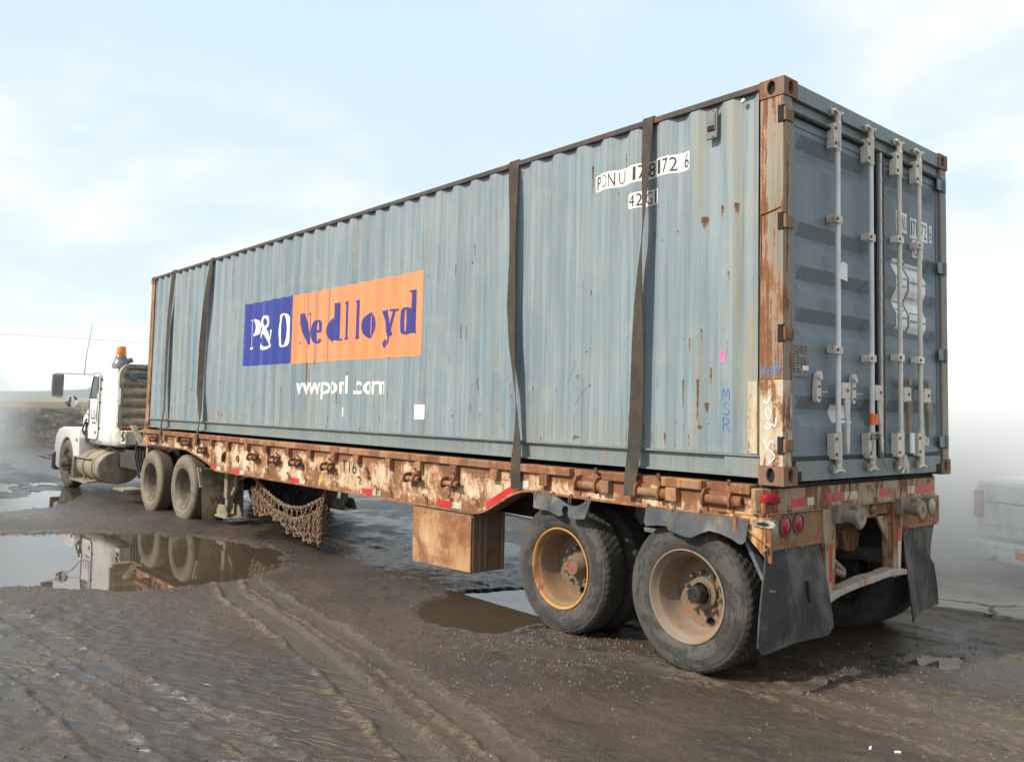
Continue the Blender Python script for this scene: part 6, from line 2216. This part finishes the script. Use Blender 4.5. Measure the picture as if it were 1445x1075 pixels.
# chassis
for s in (-1, 1):
    MB().box(s * .43 - .04, s * .43 + .04, -.85, 7.1, .66, .92).build('frame_rail', 'under', tk, local=True, bevel=.006)
MB().box(-.39, .39, .3, 1.2, .93, 1.03).build('fifth_wheel', 'under', tk, local=True, bevel=.02)
b2 = MB()
for k in range(8):
    x_ = -.85 + .06 * k
    b2.tube([(x_, 3.7, .93), (x_ + .05, 4.1, .80), (x_ - .1, 4.4 + .06 * k, .86)], .018, 6)
b2.tube([(-.95, 4.6, .83), (-1.0, 4.1, .90)], .02, 6).tube([(-.6, 3.2, 1.0), (-.5, 2.6, .95), (-.4, 2.0, 1.1)], .02, 6)
b2.build('hoses', 'under', tk, local=True)
MB().box(-.85, .85, 2.7, 5.4, .52, .88).build('underbody', 'under', tk, local=True, bevel=.03)
# fuel tanks with straps and steps
for s in (-1, 1):
    c = (s * .845, 0, .545)
    b2 = MB().lathe([(4.08, .001), (4.075, .20), (4.08, .288), (4.085, .302), (4.095, .31), (5.45, .31), (5.48, .29), (5.48, .001)], 'y', c, 40)
    b2.v = [(c[0] + (v[0] - c[0]) * 1.26, v[1], v[2] - .03) for v in b2.v]
    ft = b2.build('fuel_tank', 'mud_metal', tk, local=True, smooth=40)
    for yq in (4.42, 5.0):
        b2 = MB().lathe([(yq, .312), (yq, .322), (yq + .09, .322), (yq + .09, .312)], 'y', c, 40)
        b2.v = [(c[0] + (v[0] - c[0]) * 1.26, v[1], v[2] - .03) for v in b2.v]
        b2.build('tank_strap', 'mud_metal', ft, local=True)
    b2 = MB().box(*sorted((s * 1.26, s * .98)), 4.52, 5.62, .655, .68)
    b2.box(*sorted((s * 1.26, s * 1.0)), 5.56, 5.60, .20, .654)
    b2.box(*sorted((s * 1.20, s * 1.17)), 5.0, 5.05, .25, .654).box(*sorted((s * 1.20, s * 1.17)), 4.72, 4.77, .40, .654)
    b2.build('upper_step', 'mud_metal', tk, local=True, bevel=.008)
    MB().hexa([(s * 1.30, 4.55, .20), (s * 1.02, 4.55, .22), (s * 1.02, 5.65, .22), (s * 1.30, 5.65, .20), (s * 1.30, 4.55, .235), (s * 1.02, 4.55, .255), (s * 1.02, 5.65, .255), (s * 1.30, 5.65, .235)]).build('lower_step', 'mud_metal', tk, local=True, bevel=.006)
# deck plates, bracket in front of the drive wheels, small step
b2 = MB().box(-1.10, -.62, .55, 2.35, 1.02, 1.07).box(-1.08, -1.0, 1.9, 1.98, .60, 1.02).hexa([(-1.12, 2.2, 1.07), (-1.02, 2.2, 1.07), (-1.02, 2.3, 1.07), (-1.12, 2.3, 1.07), (-1.16, 2.55, 1.36), (-1.06, 2.55, 1.36), (-1.06, 2.65, 1.36), (-1.16, 2.65, 1.36)])
b2.build('deck_bracket', 'mud_metal', tk, local=True, bevel=.01)
b2 = MB()
for k in range(5):
    b2.tube([(-1.06 + .05 * k, 2.45, 1.25), (-1.08 + .05 * k, 2.5, .8), (-1.02 + .06 * k, 2.42, .45)], .02, 6)
b2.build('air_lines', 'under', tk, local=True)
MB().box(-1.28, -.95, 2.42, 2.95, .22, .26).build('deck_step', 'mud_metal', tk, local=True, bevel=.008)
MB().lathe([(1.0, .09), (1.02, .10), (1.3, .10), (1.32, .09), (1.32, .001)], 'y', (-.80, 0, .98), 16).build('air_tank', simple('tank_blue', (.10, .13, .18), .5, dirt=.3), tk, local=True)
# wheels
mw_ = make_wheel('rim_mud', 'tyre_muddy', tk)
hub(mw_, 'mud')
dz_ = TR_ - .016
first = True
for y in (-.07, 1.33):
    for xo, rz in ((-1.225, 0), (1.225, math.pi)):
        if first:
            mw_.location = (xo, y, dz_)
            first = False
        else:
            copy_tree(mw_, tk, (xo, y, dz_), rz)
        inn_ = copy_tree(inner, tk, (xo + (.325 if rz == 0 else -.325), y, dz_), rz)
    MB().cyl((-1.0, y, dz_), (1.0, y, dz_), .08, n=12).build('axle', 'under', tk, local=True)
    MB().box(-.62, -.48, y - .5, y + .5, .4, .65).box(.48, .62, y - .5, y + .5, .4, .65).build('suspension', 'under', tk, local=True, bevel=.02)
# steer wheels: convex discs
stw = make_wheel('rim_mud', 'tyre_muddy', tk, 'steer')
b2 = MB().lathe([(.06, .11), (-.02, .105), (-.05, .085), (-.11, .075), (-.12, .05), (-.12, .001)], 'x', n=20)
for k in range(10):
    a = 2 * math.pi * k / 10
    b2.cyl((-.035, .142 * math.cos(a), .142 * math.sin(a)), (.06, .142 * math.cos(a), .142 * math.sin(a)), .018, n=6)
b2.build('hub', 'rim_mud', stw, local=True)
stw.location = (-1.195, 6.33, dz_)
stw.rotation_euler = (0, 0, .03)
copy_tree(stw, tk, (1.195, 6.33, dz_), math.pi + .03)
MB().cyl((-1.0, 6.33, dz_), (1.0, 6.33, dz_), .06, n=10).build('axle', 'under', tk, local=True)
# flap behind the drive wheels with worn yellow lettering
b2 = MB()
rows_f = [[(-1.22 + .62 * j / 8, -.83 - .05 * (k / 8) + .012 * math.sin(j * 1.1 + k * .5), .80 - .70 * k / 8 - (.02 * math.sin(j * .9) if k == 8 else 0)) for j in range(9)] for k in range(9)]
b2.grid(rows_f)
b2.grid([[(p[0], p[1] + .012, p[2]) for p in r_] for r_ in rows_f])
df = b2.build('mud_flap', 'rubber_flap_brown', tk, local=True)
for s_, x0, x1, z0, z1 in (('CAUTION', -1.12, -.66, .56, .635), ('WIDE', -1.12, -.68, .30, .43)):
    vs, fs = text_piece(s_, x0, x1, z0, z1, .01)
    b2 = MB()
    for f_ in fs:
        b2.poly([(vs[i][0], -.848 - .05 * (.80 - vs[i][1]) / .7, vs[i][1]) for i in f_])
    b2.build('lettering', simple('worn_yellow', (.22, .16, .03), .8, var=.5, scale=30, dirt=.6, dirtcol=(.10, .075, .05)) if s_ == 'CAUTION' else bpy.data.materials['worn_yellow'], df, local=True, smooth=0)
MB().box(-1.24, -.6, -.82, -.78, .78, .83).hexa([(-1.25, -.85, .56), (-1.21, -.85, .56), (-1.21, -.81, .56), (-1.25, -.81, .56), (-1.25, -.72, .84), (-1.21, -.72, .84), (-1.21, -.68, .84), (-1.25, -.68, .84)]).build('flap_hanger', 'mud_metal', tk, local=True)

# ================================================================== SURROUNDINGS
# gravel bank on the left, far field and hills
def ridge(name, pts_xy, width, top, mat, seed, amp, n_a=220, n_b=14, kind='structure', sc=.5):
    rows = []
    L = [0]
    for a, b_ in zip(pts_xy[:-1], pts_xy[1:]):
        L.append(L[-1] + math.hypot(b_[0] - a[0], b_[1] - a[1]))
    for k in range(n_a + 1):
        s_ = L[-1] * k / n_a
        x_ = float(np.interp(s_, L, [p[0] for p in pts_xy]))
        y_ = float(np.interp(s_, L, [p[1] for p in pts_xy]))
        x2 = float(np.interp(s_ + .1, L, [p[0] for p in pts_xy]))
        y2 = float(np.interp(s_ + .1, L, [p[1] for p in pts_xy]))
        x1 = float(np.interp(s_ - .1, L, [p[0] for p in pts_xy]))
        y1 = float(np.interp(s_ - .1, L, [p[1] for p in pts_xy]))
        t = Vector((x2 - x1, y2 - y1)).normalized()
        n_ = Vector((-t.y, t.x))
        row = []
        for j in range(n_b + 1):
            w = j / n_b
            hp = sstep(0.0, .28, np.array(w)) * sstep(1.0, .55, np.array(w))
            q = Vector((x_, y_)) + n_ * width * (w - .5)
            z = -.12 + float(hp) * top(s_ / L[-1]) + amp * float(fbm(np.array([q.x * sc]), np.array([q.y * sc]), seed, 4)[0]) * (.25 + float(hp))
            row.append((q.x, q.y, z))
        rows.append(row)
    o = MB().grid(rows).build(name, mat, smooth=60)
    o['kind'] = kind
    return o


def dirt_bank_mat():
    m, nt, b, g, P = mat_new('gravel_bank')
    n = g.noise(P, .8, 6, .6)
    n2 = g.noise(P, 3.2, 7, .75)
    c = g.mix(g.step(n, .3, .7), (.065, .06, .05), (.13, .12, .10))
    c = g.mix(g.m('MULTIPLY', g.step(n2, .54, .64), .85), c, (.27, .255, .225))
    c = g.mix(g.m('MULTIPLY', g.step(n2, .46, .38), .85), c, (.03, .027, .022))
    put(nt, b, base=c, rough=.9, normal=g.bump(n2, .9, .15))
    return m


M['bank'] = dirt_bank_mat()
M['field'] = simple('field_brown', (.16, .12, .075), .9, var=.25, scale=.05)
M['hill'] = simple('hill_green', (.10, .115, .085), .9, var=.3, scale=.004)
ridge('gravel_bank', [(-34, 41), (-16, 39.5), (0, 38.5), (14, 41), (34, 47), (70, 52)], 9.0, lambda t: 1.52, 'bank', 201, .16, 320, 18)
ridge('field_edge', [(-160, 150), (0, 150), (160, 170), (300, 190)], 60, lambda t: 1.80, 'field', 205, .2, 80, 8, sc=.03)
ridge('far_hills', [(-2600, 2500), (-900, 2900), (0, 3100), (800, 3200), (2600, 2600), (4600, 900)], 1500, lambda t: 62 + 34 * math.sin(t * 9.0 + 1.0) + 14 * math.sin(t * 31), 'hill', 207, 24, 160, 10, sc=.0016)
t = tag(MB().tube(cat((-60, 62, 8.2), (60, 66, 7.6), 1.6, 40), .009, 5, caps=False).build('overhead_wire', 'black'), 'thin overhead wire crossing the sky behind the tractor cab', 'wire')

# white plastic bucket
bk = thing('bucket', 'white plastic bucket standing on the concrete beside the parked truck', 'bucket', (6.72, 1.66, .022))
MB().lathe([(.0, .001), (.0, .128), (.012, .132), (.27, .148), (.275, .156), (.285, .157), (.290, .150), (.315, .151), (.320, .160), (.345, .161), (.35, .152), (.372, .154), (.375, .160), (.383, .160), (.383, .147), (.02, .126), (.02, .001)], 'z', n=32).build('pail', 'bucket', bk, local=True)
MB().tube([(.157 * math.cos(a), .157 * math.sin(a) * .9 - .02, .33 - .20 * abs(math.sin(a))) for a in [math.pi * (1 + k / 12) for k in range(13)]], .004, 6).build('handle', 'mirror_grey', bk, local=True)

# white stake-sided truck beyond the bucket
sk = thing('stake_truck', 'white stake-sided truck parked beyond the bucket, mostly hidden by the trailer', 'truck', (6.6, 3.0, .02), -.08)
M['pale_board'] = simple('pale_board', (.66, .67, .68), .5, var=.08, dirt=.15)
MB().box(-2.6, 1.5, -.6, 1.6, .84, .94).build('bed', 'pale_board', sk, local=True, bevel=.01)
bd = None
for k in range(4):
    z = 1.0 + k * .17
    o = MB().box(-2.6, 1.5, -.64, -.605, z, z + .10).build('board', 'pale_board', sk, local=True, bevel=.006)
    o = MB().box(1.465, 1.50, -.6, 1.6, z, z + .10).build('board', 'pale_board', sk, local=True, bevel=.006)
for x_ in (-2.5, -1.5, -.5, .5, 1.40):
    MB().box(x_, x_ + .06, -.604, -.57, .95, 1.68).build('stake', 'mirror_grey', sk, local=True)
MB().box(-2.6, 1.3, -.3, 1.3, .45, .83).box(-2.4, 1.1, -.52, -.3, .50, .80).build('chassis', 'under', sk, local=True)
for x_ in (-1.6, .75):
    for y_, rz in ((-.6, math.pi / 2), (1.6, -math.pi / 2)):
        c_ = copy_tree(mw_, sk, (x_, y_, .485), rz)
for sdx, (a, b_) in enumerate(((-4.3, -2.7),)):
    rings = [[(p[0], p[1], z) for p in rrect(a + i_, b_ - i_, -.55 + i_, 1.55 - i_, .15)] for (z, i_) in ((.5, .04), (.6, 0), (1.4, 0), (2.0, .08), (2.15, .2))]
    mb = MB().grid(rings, closed_u=True)
    mb.poly(rings[-1]).poly(rings[0][::-1])
    mb.build('cab', 'truck_white', sk, local=True)

# white pickup at the right edge: only its tail shows
pk = thing('parked_pickup', 'white pickup at the right edge with red and white tape on its rear bumper', 'pickup', (5.12, .06, .02), -.33)
# local: x forward (away from viewer right), tail at x = 0
MB().prism([(0.0, .42), (.02, 1.02), (.10, 1.06), (2.05, 1.06), (2.06, .42), (1.75, .42)] + [(1.30 + .42 * math.cos(R(a)), .42 + .40 * math.sin(R(a))) for a in range(0, 181, 20)] + [(.80, .50)], 'y', -.92, .92).build('bed', 'truck_white', pk, local=True, smooth=0, bevel=.03)
MB().box(-.022, -.002, -.80, .80, .56, 1.0).build('tailgate', 'truck_white', pk, local=True, bevel=.015)
MB().box(-.030, -.0225, -.78, .78, .80, .812).build('crease_shade', 'mirror_grey', pk, local=True, smooth=0)  # grey strip painted in for the shade line of a body crease
for y_ in (-.875, .875):
    MB().box(-.03, .04, y_ - .05, y_ + .05, .62, .92).build('tail_light', simple('faded_lens', (.42, .20, .19), .4), pk, local=True, bevel=.01)
mb = MB().prism([(-.17, -.90), (-.20, -.6), (-.20, .6), (-.17, .90), (.03, .95), (.03, -.95)], 'z', .20, .39)
bmp = mb.build('bumper', 'pale_board', pk, local=True, smooth=0, bevel=.02)
for (a, b_, mt) in ((.30, .58, 'white_label'), (-.58, .29, 'orange_tape')):
    MB().box(-.206, -.2015, a, b_, .265, .335).build('reflective_tape', mt, bmp, local=True, smooth=0)
rings = [[(p[0], p[1], z) for p in rrect(2.08 + i_ * .8, 4.0 - i_ * 1.4, -.92 + i_ * .5, .92 - i_ * .5, .12)] for (z, i_) in ((.45, 0), (1.06, 0), (1.10, .02), (1.62, .22), (1.72, .34))]
mb = MB().grid(rings, closed_u=True)
mb.poly(rings[-1]).poly(rings[0][::-1])
mb.build('cab', 'truck_white', pk, local=True, smooth=40)
MB().box(2.17, 2.20, -.70, .70, 1.16, 1.55).build('rear_window', 'glass', pk, local=True)
MB().prism([(4.0, .45), (4.0, 1.02), (5.1, .95), (5.2, .6), (5.2, .42)], 'y', -.9, .9).build('hood', 'truck_white', pk, local=True, smooth=0, bevel=.05)
for x_ in (1.30, 4.3):
    for y_, rz in ((-.93, math.pi / 2), (.93, -math.pi / 2)):
        c_ = copy_tree(mw_, pk, (x_, y_, .36), rz)
        c_.scale = (.85, .73, .73)

# ================================================================== AIR: low mist volumes added to give a white fade at both sides
def added_mist(name, c, r, dens, col=(1, 1, 1), core=0.15):
    m = bpy.data.materials.new('added_mist_volume')
    m.use_nodes = True
    nt = m.node_tree
    nt.nodes.clear()
    g = G(nt)
    o = nt.nodes.new('ShaderNodeOutputMaterial')
    P = new(nt, 'ShaderNodeTexCoord').outputs['Object']
    q = g.mul(P, (1 / r[0], 1 / r[1], 1 / r[2]))
    ln = new(nt, 'ShaderNodeVectorMath', {0: q}, operation='LENGTH').outputs['Value']
    fall = g.step(ln, 1.0, core)
    v = new(nt, 'ShaderNodeVolumePrincipled', {'Density': g.m('MULTIPLY', fall, dens), 'Color': (*col, 1), 'Anisotropy': 0.0})
    nt.links.new(v.outputs[0], o.inputs['Volume'])
    mb = MB()
    rows = []
    for k in range(1, 24):
        a = math.pi * k / 24
        rows.append([(r[0] * math.sin(a) * math.cos(q_), r[1] * math.sin(a) * math.sin(q_), r[2] * math.cos(a)) for q_ in [2 * math.pi * j / 40 for j in range(40)]])
    mb.grid(rows, closed_u=True)
    mb.poly(rows[0]).poly(rows[-1])
    ob = mb.build(name, m, smooth=180)
    ob.location = c
    ob['kind'] = 'stuff'
    return ob


added_mist('added_mist', (8.7, .9, .3), (5.5, 5.6, 4.3), 2.0, (.98, .99, 1.0), .2)
added_mist('added_mist', (-4.6, 21.5, .6), (5.0, 7.5, 5.2), 1.0, (.98, .99, 1.0), .35)
m = bpy.data.materials.new('haze_air')
m.use_nodes = True
m.node_tree.nodes.clear()
o = m.node_tree.nodes.new('ShaderNodeOutputMaterial')
v = new(m.node_tree, 'ShaderNodeVolumePrincipled', {'Density': 0.00014, 'Color': (.95, .975, 1.0, 1)})
m.node_tree.links.new(v.outputs[0], o.inputs['Volume'])
hz = MB().box(-5200, 5200, -3000, 5200, -8, 260).build('haze', m, smooth=0)
hz['kind'] = 'stuff'
S.cycles.volume_bounces = 6
S.cycles.max_bounces = 8
S.cycles.volume_step_rate = 1.0
S.cycles.volume_max_steps = 64
S.cycles.use_denoising = True
